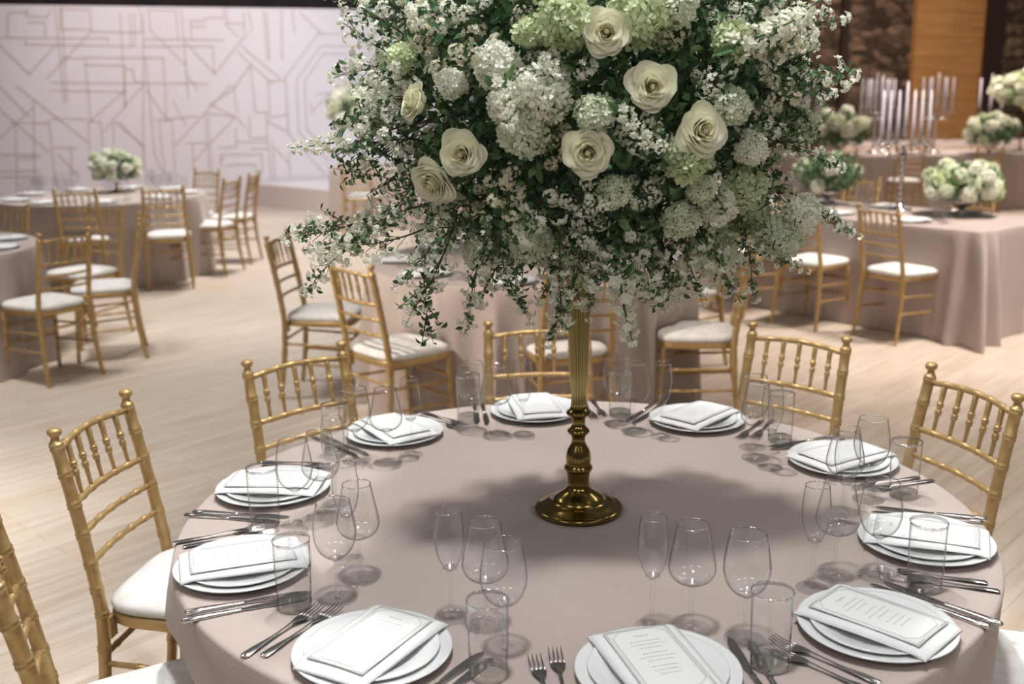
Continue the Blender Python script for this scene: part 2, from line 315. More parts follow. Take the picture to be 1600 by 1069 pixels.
BL= [('rose', 0.166, 1.878, 1.785, 0.038), ('rose', 0.244, 1.877, 1.695, 0.039), ('rose', 0.333, 1.909, 1.618, 0.043), ('rose', 0.136, 1.885, 1.586, 0.04), ('rose', -0.085, 1.962, 1.581, 0.039), ('rose', -0.14, 2.036, 1.527, 0.044), ('rose', -0.174, 2.022, 1.672, 0.034), ('hyw', -0.027, 1.913, 1.736, 0.033), ('hyw', 0.055, 1.883, 1.687, 0.042), ('hyw', 0.021, 1.9, 1.618, 0.036), ('hyw', -0.011, 1.906, 1.666, 0.027), ('hyg', 0.094, 1.889, 1.81, 0.041), ('hyg', 0.224, 1.889, 1.819, 0.043), ('hyg', 0.029, 1.899, 1.788, 0.02), ('hyg', 0.32, 1.918, 1.565, 0.036), ('hyg', 0.453, 2.039, 1.498, 0.039), ('hyg', 0.549, 2.135, 1.388, 0.041), ('hyg', 0.421, 2.167, 1.359, 0.045), ('hyg', 0.493, 2.164, 1.434, 0.039), ('hyg', -0.071, 2.196, 1.356, 0.032), ('hyw', 0.033, 2.008, 1.404, 0.036), ('hyw', 0.585, 2.132, 1.434, 0.036), ('hyw', 0.402, 1.937, 1.657, 0.029), ('hyw', 0.148, 1.873, 1.648, 0.029), ('hyw', 0.398, 2.011, 1.468, 0.031), ('hyg', 0.291, 1.908, 1.833, 0.031), ('hyw', 0.353, 1.958, 1.507, 0.023), ('hyw', 0.59, 2.154, 1.612, 0.03), ('hyw', -0.285, 2.203, 1.644, 0.028), ('hyg', 0.398, 1.94, 1.775, 0.029), ('hyw', 0.452, 1.992, 1.578, 0.026), ('hyg', 0.186, 1.913, 1.507, 0.025), ('hyg', 0.321, 1.982, 1.446, 0.029), ('hyw', -0.108, 1.959, 1.705, 0.023), ('hyg', -0.21, 2.077, 1.754, 0.024)]
NAP = [6, -4, 2, 9, 4, -6, 8, -12, 4, -7]
GLS = [[(.05,.175),(.125,.172),(.185,.135),(.197,.065)],
 [(.048,.205),(.139,.205),(.205,.143),(.205,.062)],
 [(.040,.176),(.111,.184),(.184,.128),(.205,.045)],
 [(.031,.162),(.097,.145),(.178,.095),(.190,.005)],
 [(.057,.169),(.136,.172),(.194,.116),(.214,.028)],
 [(.061,.163),(.140,.165),(.235,.107),(.275,.029)],
 [(.051,.182),(.126,.173),(.197,.133),(.210,.035)],
 [(.039,.169),(.124,.157),(.198,.117),(.222,.040)],
 [(.060,.192),(.133,.181),(.197,.131),(.203,.033)],
 [(.060,.166),(.140,.172),(.195,.110),(.200,.020)]]
CH = {'C0':(-.72,1.94,296),'C1':(-.801,2.550,261),'C2':(-.479,2.991,223.8),'C3':(.103,3.317,183.3),'C4':(.748,3.199,136.2),'C5':(.983,2.697,106.5),'C6':(1.105,2.029,75.5),
 'A':(-2.851,6.415,58.4),'B':(-2.69,6.95,108.6),'D':(-3.064,7.56,152),'C':(-3.729,9.414,5.7),'E':(-3.08,9.59,15),'F':(-2.9,10.306,77.5),'G':(-3.35,11.25,150),'H':(-2.861,10.979,86.6),'X':(-3.79,7.672,160.8),
 'M1':(-1.06,6.004,261.9),'M2':(-.552,5.118,312),'M3':(.257,5.101,15),'M4':(.95,5.38,80),'M5':(1.046,6.542,115),
 'R1':(2.2,7.66,310),'R2':(2.67,7.2,298),'R0':(1.85,8.15,300)}

# ------------------------------------------------------------------ the room
E20 = Vector((math.cos(math.radians(20)), math.sin(math.radians(20)), 0)); N20 = Vector((E20.y, -E20.x, 0))
O20 = Vector((-4.054, 16.764, 0))
def wallframe(off):   # local x along the wall, local y away from the viewer, z up
    o = O20 - N20*off
    return Matrix(((E20.x, -N20.x, 0, o.x), (E20.y, -N20.y, 0, o.y), (0, 0, 1, 0), (0, 0, 0, 1)))
fl = ob('floor', MB().box((2, 11, -.05), (44, 40, .1)).mesh('floor', M['floor'], False), kind='structure')
ob('wall_back', MB().box((-2.5, .15, 3.2), (26, .3, 6.4)).mesh('wall_back', M['drape'], False), mtx=wallframe(1.3), kind='structure')
ob('wall_right', MB().box((18.5, .15, 3.2), (16, .3, 6.4)).mesh('wall_right', M['stone'], False), mtx=wallframe(1.3), kind='structure')
ob('door_1', MB().box((14.42, -.06, 3.2), (1.74, .12, 6.4)).mesh('door_1', M['panel'], False), mtx=wallframe(1.3), kind='structure')
ob('trim_1', MB().box((15.51, -.12, 3.2), (.42, .24, 6.4)).mesh('trim_1', M['dark_strip'], False), mtx=wallframe(1.3), kind='structure')  # plain dark upright strip right of the oak boards
ob('trim_2', MB().box((11.86, -.05, 3.2), (.16, .1, 6.4)).mesh('trim_2', M['dark_strip'], False), mtx=wallframe(1.3), kind='structure')
ob('trim_3', MB().box((10.6, -.06, 3.2), (.7, .12, 6.4)).mesh('trim_3', M['dark_strip'], False), mtx=wallframe(1.3), kind='structure')

# backdrop panel with gold linework
bd = thing('backdrop', 'wide white backdrop panel covered in thin gold geometric lines', 'backdrop')
bd.matrix_world = wallframe(0)
ob('panel', MB().box((-1.4, .06, 1.475), (9.4, .12, 2.95)).mesh('backdrop_panel', M['backdrop'], False), bd)
lm = MB()
wts = random.Random(4)
for i, (x0, z0, x1, z1) in enumerate(LINES + [(2*1.82-a, b, 2*1.82-c, d) for a, b, c, d in LINES[-21:-3]]):
    z0 = min(z0, 2.93); z1 = min(z1, 2.93)
    d = Vector((x1-x0, 0, z1-z0)); L = d.length
    if L < .02: continue
    wd = .017 if i != 47 else .034
    if x0 > .6: wd = .014
    if 1.9 < z0 and x0 < 1: wd = .020
    ang = math.atan2(d.z, d.x)
    mt = Matrix.Translation(((x0+x1)/2, -.004, (z0+z1)/2)) @ Matrix.Rotation(-ang, 4, 'Y')
    lm.box((0, 0, 0), (L+wd, .008, wd), mt)
ob('gold_linework', lm.mesh('gold_linework', M['goldline'], False), bd)

# stage platform
st = thing('stage_platform', 'low white stage platform standing in front of the patterned backdrop', 'stage')
p0 = Vector((-4.02, 16.70, 0)); p1 = Vector((-2.2, 14.92, 0)); ev = E20*6.0
poly = [p0, p1, p1+ev, p0+ev]
def prism(poly, z0, z1):
    n = len(poly); vs = [(p.x, p.y, z0) for p in poly] + [(p.x, p.y, z1) for p in poly]
    fs = [tuple(reversed(range(n))), tuple(range(n, 2*n))] + [(i, (i+1) % n, n+(i+1) % n, n+i) for i in range(n)]
    return MB().add(vs, fs)
ob('skirt', prism(poly, 0, .325).mesh('stage_skirt', M['stageside'], False), st)
ob('deck', prism(poly, .325, .35).mesh('stage_deck', M['stage'], False), st)

# ------------------------------------------------------------------ chiavari chair
def ringed(p0, p1, r, beads, seg=8, r_end=None, bh=.0016, bw=.005, bow=None):
    """points and radii of a turned rod with raised double rings"""
    p0 = Vector(p0); p1 = Vector(p1); L = (p1-p0).length
    ts = {0.0, 1.0}
    for b in beads:
        for k in (-1.6, -1, -.45, 0, .45, 1, 1.6): ts.add(min(1, max(0, b + k*bw/L)))
    for k in range(1, 8): ts.add(k/8)
    ts = sorted(ts); pts = []; rad = []
    for t in ts:
        p = p0.lerp(p1, t)
        if bow: p = p + Vector(bow)*math.sin(PI*t)
        rr = r + ((r_end-r)*t if r_end else 0)
        for b in beads:
            d = abs(t-b)*L/bw
            if d < 1.3: rr += bh*(1 if d > .3 else .35)*(1 if d < 1.05 else .4)
        pts.append(p); rad.append(rr)
    return pts, rad
def post_path():
    def xy(z):
        if z < .45:
            t = z/.45; return (.19-.015*t, -.235+.045*(1-(1-t)**2))
        t = (z-.45)/.435; return (.175-.006*t, -.19-.075*t**1.25)
    rings = [.10, .19, .27, .36, .45, .515, .58, .657, .733, .81, .878]
    zs = set(np.linspace(0, .885, 26).tolist())
    for b in rings:
        for k in (-.011, -.0065, -.003, 0, .003, .0065, .011): zs.add(min(.885, max(0, b+k)))
    pts = []; rad = []
    for z in sorted(zs):
        x, y = xy(z); rr = .0125 + .003*min(1, z/.3)
        for b in rings:
            d = abs(z-b)
            if d < .0085: rr += (.0023 if d > .0015 else .0005) if d < .007 else .0010
        pts.append((x, y, z)); rad.append(rr)
    x, y = xy(.885)
    for z, r in ((.889, .0145), (.893, .0105), (.902, .0095), (.905, .0125), (.910, .0165), (.916, .0175), (.921, .0155), (.9245, .0095), (.9255, .002)):
        pts.append((x, y-.001, z)); rad.append(r)
    return pts, rad
def xat(z): t = (z-.45)/.435; return .175-.006*t, -.19-.075*max(0, t)**1.25
def seat_outline(grow=0.0, n=48):
    out = []
    for k in range(n):
        a = 2*PI*k/n; c, s = math.cos(a), math.sin(a)
        ex = .42
        x = math.copysign(abs(c)**ex, c); y = math.copysign(abs(s)**ex, s)
        hw = .178 + .022*(y+1)/2 + grow
        out.append((x*hw, y*(.195+grow) - (.0 if y > 0 else 0), 0))
    return out
def build_chair():
    root = thing('chiavari_chair', 'gold chair', 'chair')
    pts, rad = post_path()
    pm = MB().tube(pts, rad, 12).mesh('rear_post', M['gold'])
    pm2 = MB().tube([(-x, y, z) for x, y, z in pts], rad, 12).mesh('rear_post', M['gold'])
    ob('rear_post', pm, root); ob('rear_post', pm2, root)
    for nm, z, r, bow in (('top_rail', .868, .0085, -.022), ('back_rail', .733, .0085, -.022), ('back_rail', .657, .008, -.02), ('back_rail', .580, .008, -.018)):
        x, y = xat(z)
        p, q = ringed((-x, y, z), (x, y, z), r, [.17, .335, .5, .665, .83], bow=(0, bow, .010 if nm == 'top_rail' else 0))
        ob(nm, MB().tube(p, q, 10).mesh(nm, M['gold']), root)
    xa, ya = xat(.868); xb, yb = xat(.733)
    for k in range(5):
        t = (k+1)/6; bw = math.sin(PI*t)
        p, q = ringed((xb*(2*t-1), yb-.022*bw, .735), (xa*(2*t-1), ya-.022*bw, .868+.010*bw), .0048, [.42, .58], r_end=.0085, bh=.0032, bw=.005)
        ob('spindle', MB().tube(p, q, 8).mesh('spindle', M['gold']), root)
    # seat frame
    a = seat_outline(0); n = len(a); vs = []; fs = []
    for z, g in ((.418, -.004), (.422, 0), (.444, .002), (.449, -.002)):
        vs += [(x, y, z) for x, y, _ in seat_outline(g)]
    for i in range(3):
        for k in range(n): fs.append((i*n+k, i*n+(k+1) % n, (i+1)*n+(k+1) % n, (i+1)*n+k))
    fs += [tuple(reversed(range(n))), tuple(3*n+k for k in range(n))]
    sf = MB().add(vs, fs)
    for s in (-1, 1): sf.box((s*.165, -.183, .415), (.03, .03, .055))
    ob('seat_frame', sf.mesh('seat_frame', M['gold'], True, 40), root)
    # cushion
    vs = []; fs = []; rings = [(.449, 1.0, -.002), (.455, 1, .006), (.466, 1, .009), (.478, 1, .004), (.487, .93, 0), (.493, .8, 0), (.497, .6, 0), (.499, .35, 0), (.50, .1, 0)]
    for z, sc, g in rings: vs += [(x*sc, y*sc, z) for x, y, _ in seat_outline(g-.006)]
    for i in range(len(rings)-1):
        for k in range(n): fs.append((i*n+k, i*n+(k+1) % n, (i+1)*n+(k+1) % n, (i+1)*n+k))
    fs += [tuple(reversed(range(n))), tuple((len(rings)-1)*n+k for k in range(n))]
    ob('cushion', MB().add(vs, fs).mesh('cushion', M['cushion']), root)
    for s in (-1, 1):
        p, q = ringed((s*.185, .185, 0), (s*.172, .158, .425), .0115, [.12, .3, .5, .7, .88], r_end=.0145, bh=.0025, bw=.007)
        ob('front_leg', MB().tube(p, q, 10).mesh('front_leg', M['gold']), root)
        for z in (.30, .19):
            t = z/.425; x0 = .185-.013*t; y0 = .185-.027*t
            tr = z/.45; x1 = .19-.015*tr; y1 = -.235+.045*(1-(1-tr)**2)
            p, q = ringed((s*x0, y0, z), (s*x1, y1, z+.02), .0075, [.25, .5, .75])
            ob('side_stretcher', MB().tube(p, q, 8).mesh('side_stretcher', M['gold']), root)
    for z in (.33, .22):
        p, q = ringed((-.175, .165, z), (.175, .165, z), .0075, [.25, .5, .75]); ob('front_stretcher', MB().tube(p, q, 8).mesh('front_stretcher', M['gold']), root)
    for z in (.34,):
        tr = z/.45; y1 = -.235+.045*(1-(1-tr)**2)
        p, q = ringed((-.178, y1, z), (.178, y1, z), .0078, [.17, .5, .83]); ob('rear_stretcher', MB().tube(p, q, 8).mesh('rear_stretcher', M['gold']), root)
    return root
chair = Maker(build_chair)
def C(x, y, yaw, label, group): return chair(label, (x, y, 0), math.radians(yaw), group)
g0 = 'chairs around the nearest round table'
C(*CH['C1'], 'gold chiavari chair left of the nearest table, its whole back seen against pale floor', g0)
C(*CH['C0'], 'gold chiavari chair cut off by the left edge at the lower left corner', g0)
C(*CH['C2'], 'gold chiavari chair behind the nearest table at left, in front of the overlapping pair', g0)
C(*CH['C3'], 'gold chiavari chair directly behind the brass flower stand', g0)
C(*CH['C4'], 'gold chiavari chair behind the nearest table, right of the brass stand', g0)
C(*CH['C5'], 'gold chiavari chair nearest the right edge, back rail high against wooden floor', g0)
C(*CH['C6'], 'chair at the lower right corner showing only its ivory seat', g0)
g1 = 'chairs around the middle round table'
C(*CH['M1'], 'leftmost gold chair at the middle round table, under the drooping blossom branch', g1)
C(*CH['M2'], 'gold chair at the middle round table whose ivory seat shows left of the cloth folds', g1)
C(*CH['M3'], 'gold chair at the middle round table seen behind the brass stem', g1)
C(*CH['M4'], 'gold chair right of the middle round table with a broad ivory seat, turned sideways', g1)
C(*CH['M5'], 'gold chair half hidden behind the middle table on its right', g1)
g2 = 'chairs around the near left table'
C(*CH['A'], 'gold chair at the near left table, closest to the camera with back toward us', g2)
C(*CH['B'], 'gold chair at the near left table standing edge-on, right behind the closest one', g2)
C(*CH['D'], 'gold chair at the near left table behind the edge-on one, with dense spindles', g2)
C(*CH['X'], 'gold chair at the near left table nearest the left edge, seat hidden by the cloth', g2)
g3 = 'chairs around the far left table'
C(*CH['C'], 'gold chair in front of the far left table, left of the one standing clear', g3)
C(*CH['E'], 'gold chair in front of the far left table, standing clear at its right part', g3)
C(*CH['F'], 'gold chair right of the far left table, turned sideways with seat to the left', g3)
C(*CH['H'], 'rightmost gold chair by the far left table, seen edge-on against the stage', g3)
C(*CH['G'], 'gold chair behind the sideways one at the far left table, in front of backdrop', g3)
g4 = 'chairs along the long right table'
C(*CH['R1'], 'middle gold chair drawn up to the long rectangular table', g4)
C(*CH['R2'], 'gold chair at the long rectangular table nearest its draped corner', g4)
C(*CH['R0'], 'gold chair at the long rectangular table partly behind the bouquet', g4)
C(3.50, 8.39, 128, 'gold chair on the far side of the long table, left of the low bouquet', g4)
C(2.86, 9.2, 128, 'gold chair on the far side of the long table behind the candelabra', g4)
C(4.12, 7.60, 128, 'gold chair on the far side of the long table at the right edge', g4)
C(-1.78, 13.0, -10, 'lone gold chair beside the small draped table near the stage', 'far chair')
g5 = 'far chairs on the right of the hall'
for i, (x, y, a) in enumerate([(4.3, 14.25, 4), (5.2, 14.2, -6), (6.2, 14.25, 3), (6.5, 17.35, 2), (7.5, 17.35, -5), (8.5, 17.4, 4)]):
    C(x, y, a, 'distant blurred gold chair at one of the far right tables', g5)

# ------------------------------------------------------------------ table cloths
def circle(R):
    def f(s): a = 2*PI*s; return R*math.cos(a), R*math.sin(a), math.cos(a), math.sin(a)
    return f
def rect(hx, hy, r=.03):
    P = []
    segs = [((hx, -hy), (hx, hy)), ((hx, hy), (-hx, hy)), ((-hx, hy), (-hx, -hy)), ((-hx, -hy), (hx, -hy))]
    per = 4*(hx+hy)
    def f(s):
        d = (s % 1)*per
        for (a, b) in segs:
            L = math.hypot(b[0]-a[0], b[1]-a[1])
            if d <= L+1e-9:
                t = d/L; x = a[0]+(b[0]-a[0])*t; y = a[1]+(b[1]-a[1])*t
                nx, ny = (b[1]-a[1])/L, -(b[0]-a[0])/L
                tx, ty = (b[0]-a[0])/L, (b[1]-a[1])/L
                w = .16; e = 0
                if d < w: e = -(1-d/w)**1.5
                elif L-d < w: e = (1-(L-d)/w)**1.5
                nx += tx*e; ny += ty*e; q = math.hypot(nx, ny)
                if q: nx /= q; ny /= q
                return x, y, nx, ny
            d -= L
        return segs[0][0][0], segs[0][0][1], 1, 0
    return f
def cloth_mesh(name, outline, amp, nseg=320, top=.76, seed=1, flare=.03, freqs=(9, 13, 21), dents=(), corner=None, sharp=1.0):
    rnd = random.Random(seed); ph = [rnd.uniform(0, 6.28) for _ in range(8)]
    def wave(s):
        th = 2*PI*s
        v = sum(math.sin(fq*th+ph[i]+1.3*math.sin(2*th+ph[i+3]))/(1+.35*i) for i, fq in enumerate(freqs))/2.0
        rid = 1-2*abs(math.sin(freqs[0]*.8*th+ph[6]+math.sin(3*th+ph[7])))**.6
        return v*.7+rid*.6
    V = []; F = []
    rows = []
    for sc in (.0, .25, .5, .75, .9, .97): rows.append(('t', sc))
    for k in range(4):
        a = (k+.5)/4*PI/2; rows.append(('e', a))
    zs = [.735-.735*i/26 for i in range(1, 26)] + [.004]
    for z in zs: rows.append(('d', z))
    rr = .010
    for kind, val in rows:
        for k in range(nseg):
            s = k/nseg; x, y, nx, ny = outline(s)
            if kind == 't':
                V.append((x*val, y*val, top + .0012*math.sin(7*x*val+ph[0])*math.sin(9*y*val)*(val < .9)))
            elif kind == 'e':
                V.append((x-nx*rr*(1-math.sin(val)), y-ny*rr*(1-math.sin(val)), top-rr*(1-math.cos(val))))
            else:
                t = 1-val/.735; t2 = t**.65
                off = flare*t2 + amp*wave(s)*t2
                if corner: off += corner(s)*t2
                for (da, dw, dd, ztop) in dents:
                    a = (2*PI*s-da+PI) % (2*PI)-PI
                    g = max(0, 1-(abs(a)/dw)**3)
                    h = min(1, max(0, (ztop-val)/.14))
                    off = off*(1-g*h) - dd*g*h
                V.append((x+nx*off, y+ny*off, val))
    nr = len(rows)
    for i in range(nr-1):
        for k in range(nseg):
            k2 = (k+1) % nseg
            if i == 0:
                F.append((k, nseg+k, nseg+k2)) if k != 0 else F.append((0, nseg, nseg+1))
            else: F.append((i*nseg+k, (i+1)*nseg+k, (i+1)*nseg+k2, i*nseg+k2))
    return MB().add(V, F).mesh(name, M['cloth'])
TC = Vector((0.146, 2.277)); TR = .885; TZ = .76
dents = []
for k in ('C0', 'C1', 'C2', 'C3', 'C4', 'C5', 'C6'):
    x, y, _ = CH[k]; dents.append((math.atan2(y-TC.y, x-TC.x), .25, .15, .60))
thing('tablecloth', 'taupe linen cloth on the nearest round table under the brass flower stand', 'tablecloth', (TC.x, TC.y, 0), me=cloth_mesh('tablecloth', circle(TR), .05, 400, seed=3, flare=.03, dents=dents, freqs=(8, 13, 22)))
MC = (0.12, 5.97)
dents = [(math.atan2(CH[k][1]-MC[1], CH[k][0]-MC[0]), .22, .10, .55) for k in ('M1', 'M2', 'M3', 'M4')]
thing('tablecloth', 'taupe linen cloth on the middle round table, hanging in deep folds', 'tablecloth', (*MC, 0), me=cloth_mesh('tablecloth', circle(.92), .115, 400, seed=8, flare=.05, dents=dents, freqs=(12, 19, 27)))
L1C = (-3.9, 10.3)
thing('tablecloth', 'taupe cloth on the far left round table before the backdrop', 'tablecloth', (*L1C, 0), me=cloth_mesh('tablecloth', circle(.95), .055, 300, seed=5, freqs=(12, 19, 31)))
L2C = (-4.0, 6.7)
thing('tablecloth', 'taupe cloth on the near left round table cut by the left edge', 'tablecloth', (*L2C, 0), me=cloth_mesh('tablecloth', circle(.95), .055, 300, seed=6, freqs=(12, 19, 31)))
# long rectangular table: near corner (3.05,6.88), long side runs (-.62,.78)
RU = Vector((-.62, .785)).normalized(); RW = Vector((.785, .62)).normalized(); RC0 = Vector((3.05, 6.88))
RL, RWD = 4.2, 1.05
rc = RC0 + RU*RL/2 + RW*RWD/2
ang_r = math.atan2(RU.y, RU.x)
per = 2*(RL+RWD)
def corner_fold(s, hx=RL/2, hy=RWD/2):
    d = s*4*(hx+hy); L1 = 2*hy; L2 = 2*hx; cs = [0, L1, L1+L2, 2*L1+L2, 2*(L1+L2)]
    best = min(abs(d-c) for c in cs)
    return .16*max(0, 1-best/.30)*(.75+.5*math.cos(best*42))
thing('tablecloth', 'mauve cloth on the long rectangular table at right, its corner pooling on the floor', 'tablecloth', (rc.x, rc.y, 0), ang_r,
      me=cloth_mesh('tablecloth', rect(RL/2, RWD/2), .012, 900, seed=9, flare=.02, freqs=(23, 31, 47), corner=corner_fold))
def rect_cloth(cx, cy, hx, hy, ang, label, seed):
    thing('tablecloth', label, 'tablecloth', (cx, cy, 0), ang, me=cloth_mesh('tablecloth', rect(hx, hy), .014, 360, seed=seed, flare=.02, freqs=(23, 31, 47)))
rect_cloth(5.5, 15.3, 2.3, .55, 0, 'taupe cloth on the second row table behind the long right table', 21)
rect_cloth(7.6, 18.4, 2.2, .55, .05, 'taupe cloth on the farthest right table below the oak boards', 22)
rect_cloth(-1.5, 13.95, .8, .42, .1, 'brownish cloth over the small table standing by the stage', 23)

# ------------------------------------------------------------------ tableware
def plate_profile(R, h, t=.004):
    return [(.001, .002), (R*.52, .002), (R*.56, 0), (R*.60, .001), (R*.66, .004), (R*.98, h-.003), (R, h-.001), (R-.001, h+.001), (R*.97, h+.0005),
            (R*.72, h*.42+t*.6), (R*.66, t+.0012), (R*.55, t), (.001, t)]
def solid_lathe(name, prof, seg, m):
    return MB().lathe(prof, seg, cap=False).mesh(name, m)
charger_me = solid_lathe('charger_plate', plate_profile(.136, .016), 64, M['plate'])
dinner_me = solid_lathe('dinner_plate', plate_profile(.115, .014), 64, M['plate'])

def napkin_mesh(seed):
    rnd = random.Random(seed); W, L, T = .150, .230, .0065
    # closed section along v (y), rolled at the outer end
    sec = []
    n = 22
    for i in range(n+1):
        t = i/n; y = -L/2+L*t; sec.append((y, T))
    for a in (30, 60, 90, 120, 150): sec.append((L/2+.004*math.sin(math.radians(a)), T/2+T/2*math.cos(math.radians(a))))
    for i in range(n+1):
        t = 1-i/n; y = -L/2+L*t; sec.append((y, 0))
    for a in (150, 120, 90, 60, 30): sec.append((-L/2-.007*math.sin(math.radians(a)), T/2+T/2*math.cos(math.radians(a))))
    ns = len(sec); V = []; F = []; nu = 14; sk = rnd.uniform(-.03, .03)
    for j in range(nu+1):
        u = j/nu; x = (u-.5)*W
        for (y, z) in sec:
            ay = abs(y); sag = -3.0*max(0, ay-.092)**1.75
            arch = .005*math.sin(PI*u)*math.cos(y*9) + .0012*math.sin(30*y+seed)*math.sin(20*x+seed)
            edge = .55 if j in (0, nu) else 1
            V.append((x*(1+.10*(y/L))+sk*y*.25, y, .001+z*edge+(1-edge)*T*.25+sag+arch))
    for j in range(nu):
        for i in range(ns):
            i2 = (i+1) % ns; F.append((j*ns+i, (j+1)*ns+i, (j+1)*ns+i2, j*ns+i2))
    F.append(tuple(range(ns))); F.append(tuple(nu*ns+i for i in reversed(range(ns))))
    return MB().add(V, F).mesh('napkin', M['napkin'])
napkins = [napkin_mesh(s) for s in (1, 2, 3)]
def sheet_z(x, y): return .0092+.005*math.sin(PI*(x/.150+.5))*math.cos(y*9) - 3.0*max(0, abs(y)-.092)**1.75
def menu_meshes():
    W, L = .114, .204; V = []; F = []; nx, ny = 8, 16
    for s in (1, 0):
        for i in range(nx+1):
            for j in range(ny+1):
                x = (i/nx-.5)*W; y = (j/ny-.5)*L; V.append((x, y, sheet_z(x, y)+(.0006 if s else 0)))
    n = (nx+1)*(ny+1)
    for i in range(nx):
        for j in range(ny):
            a = i*(ny+1)+j; F.append((a, a+ny+1, a+ny+2, a+1)); F.append((n+a, n+a+1, n+a+ny+2, n+a+ny+1))
    for i in range(nx): a = i*(ny+1); b = a+ny; F += [(a, n+a, n+a+ny+1, a+ny+1), (b, b+ny+1, n+b+ny+1, n+b)]
    for j in range(ny): a = j; b = nx*(ny+1)+j; F += [(a, a+1, n+a+1, n+a), (b, n+b, n+b+1, b+1)]
    card = MB().add(V, F).mesh('menu_card', M['paper'])
    ink = MB()
    def stroke(x0, y0, x1, y1, w=.0005):
        k = max(1, int(math.hypot(x1-x0, y1-y0)/.012)); d = Vector((x1-x0, y1-y0)).normalized(); nrm = Vector((-d.y, d.x))*w
        vs = []; fs = []
        for i in range(k+1):
            t = i/k; x = x0+(x1-x0)*t; y = y0+(y1-y0)*t
            for s in (-1, 1):
                px, py = x+nrm.x*s, y+nrm.y*s; vs.append((px, py, sheet_z(px, py)+.0010))
        for i in range(k): fs.append((2*i, 2*i+2, 2*i+3, 2*i+1))
        ink.add(vs, fs)
    a, b, c = .049, .094, .018
    oct_ = [(-a+c, -b), (a-c, -b), (a, -b+c), (a, b-c), (a-c, b), (-a+c, b), (-a, b-c), (-a, -b+c)]
    for i in range(8): stroke(*oct_[i], *oct_[(i+1) % 8])
    for s in (-1, 1):
        for q in (-1, 1): stroke(s*.054, q*(b-c), s*.054, q*.099); stroke(s*.054, q*.099, s*(a-c), q*.099)
    rnd = random.Random(5); y = .052
    for t in range(9):   # rows of fine print
        if t in (3, 6): y -= .006
        ln = rnd.uniform(.018, .032); x = -ln
        while x < ln:
            wl = rnd.uniform(.002, .006); stroke(x, y, min(x+wl, ln), y, .0007); x += wl+.0015
        y -= .0115
    # script heading
    px, py = -.013, .070
    for k in range(1, 27):
        x = -.013+.001*k; yy = .070+.0028*math.sin(k*1.1)*(1.4 if k < 5 else .8); stroke(px, py, x, yy, .0004); px, py = x, yy
    return card, ink.mesh('printed_text', M['ink'], False)
card_me, ink_me = menu_meshes()

def solid_glass_stem(z0, z1, rf, r=.0035, rt=.0065):
    return [(.0005, 0), (rf, 0), (rf+.0006, .0009), (rf, .0018), (rf*.55, .0030), (.010, .0048), (.0055, .0085), (r+.0004, .018), (r, .035), (r, z1-.022), (r+.0008, z1-.010), (rt, z1-.003), (rt+.004, z1), (rt+.0075, z1+.0025), (rt+.002, z1+.0035), (.0005, z1+.0030)]
def bowl_mesh(bowl, name):
    k = len(bowl)-4
    return MB().lathe(bowl[:k+1], 40, cap=False).lathe(bowl[k:], 40, cap=False, mi=1).mesh(name+'_bowl', [M['glass'], M['glass_rim']])
def glass_thing(name, bowl, zb, rf, cat, stem=True):
    def b():
        root = thing(name, 'glass', cat)
        if stem: ob('stem_and_foot', MB().lathe(solid_glass_stem(0, zb, rf), 24, cap=False).mesh(name+'_stem', M['glass_solid'], True, 32), root)
        else: ob('thick_base', MB().lathe([(.0005, 0), (.029, 0), (.031, .002), (.0318, .015), (.028, .0165), (.012, .0150), (.0005, .0146)], 32, cap=False).mesh('tumbler_base', M['glass_base'], True, 32), root)
        ob('bowl' if stem else 'wall', bowl_mesh(bowl, name), root)
        return root
    return b
def smooth_prof(pts, n=5, t=.0008):
    out = []
    P = [pts[0]]+pts+[pts[-1]]
    for i in range(1, len(P)-2):
        for k in range(n):
            u = k/n
            q = [.5*((2*P[i][c])+(-P[i-1][c]+P[i+1][c])*u+(2*P[i-1][c]-5*P[i][c]+4*P[i+1][c]-P[i+2][c])*u*u+(-P[i-1][c]+3*P[i][c]-3*P[i+1][c]+P[i+2][c])*u**3) for c in (0, 1)]
            out.append(tuple(q))
    out.append(pts[-1]); r, z = pts[-1]
    out += [(r+t*.6, z+t*.7), (r, z+t*1.3), (r-t*.9, z+t*.6), (r-t*1.2, z-t*2)]
    return out
flute_b = smooth_prof([(.006, .096), (.013, .103), (.021, .120), (.0262, .145), (.0268, .165), (.0245, .192), (.0225, .209)])
burg_b = smooth_prof([(.006, .0865), (.020, .090), (.034, .099), (.0415, .114), (.0405, .132), (.0345, .162), (.0275, .198)])
wine_b = smooth_prof([(.006, .0825), (.018, .088), (.031, .101), (.0390, .121), (.0405, .140), (.0370, .168), (.0318, .196)])
tumb_b = [(.0300, .004), (.0322, .03), (.0336, .08), (.0345, .134), (.0350, .1355), (.0346, .137), (.0338, .136), (.0334, .13)]
flute = Maker(glass_thing('champagne_flute', flute_b, .097, .031, 'glass'))
burg = Maker(glass_thing('red_wine_glass', burg_b, .087, .036, 'glass'))
wine = Maker(glass_thing('white_wine_glass', wine_b, .083, .036, 'glass'))
tumb = Maker(glass_thing('water_tumbler', tumb_b, 0, 0, 'glass', stem=False))

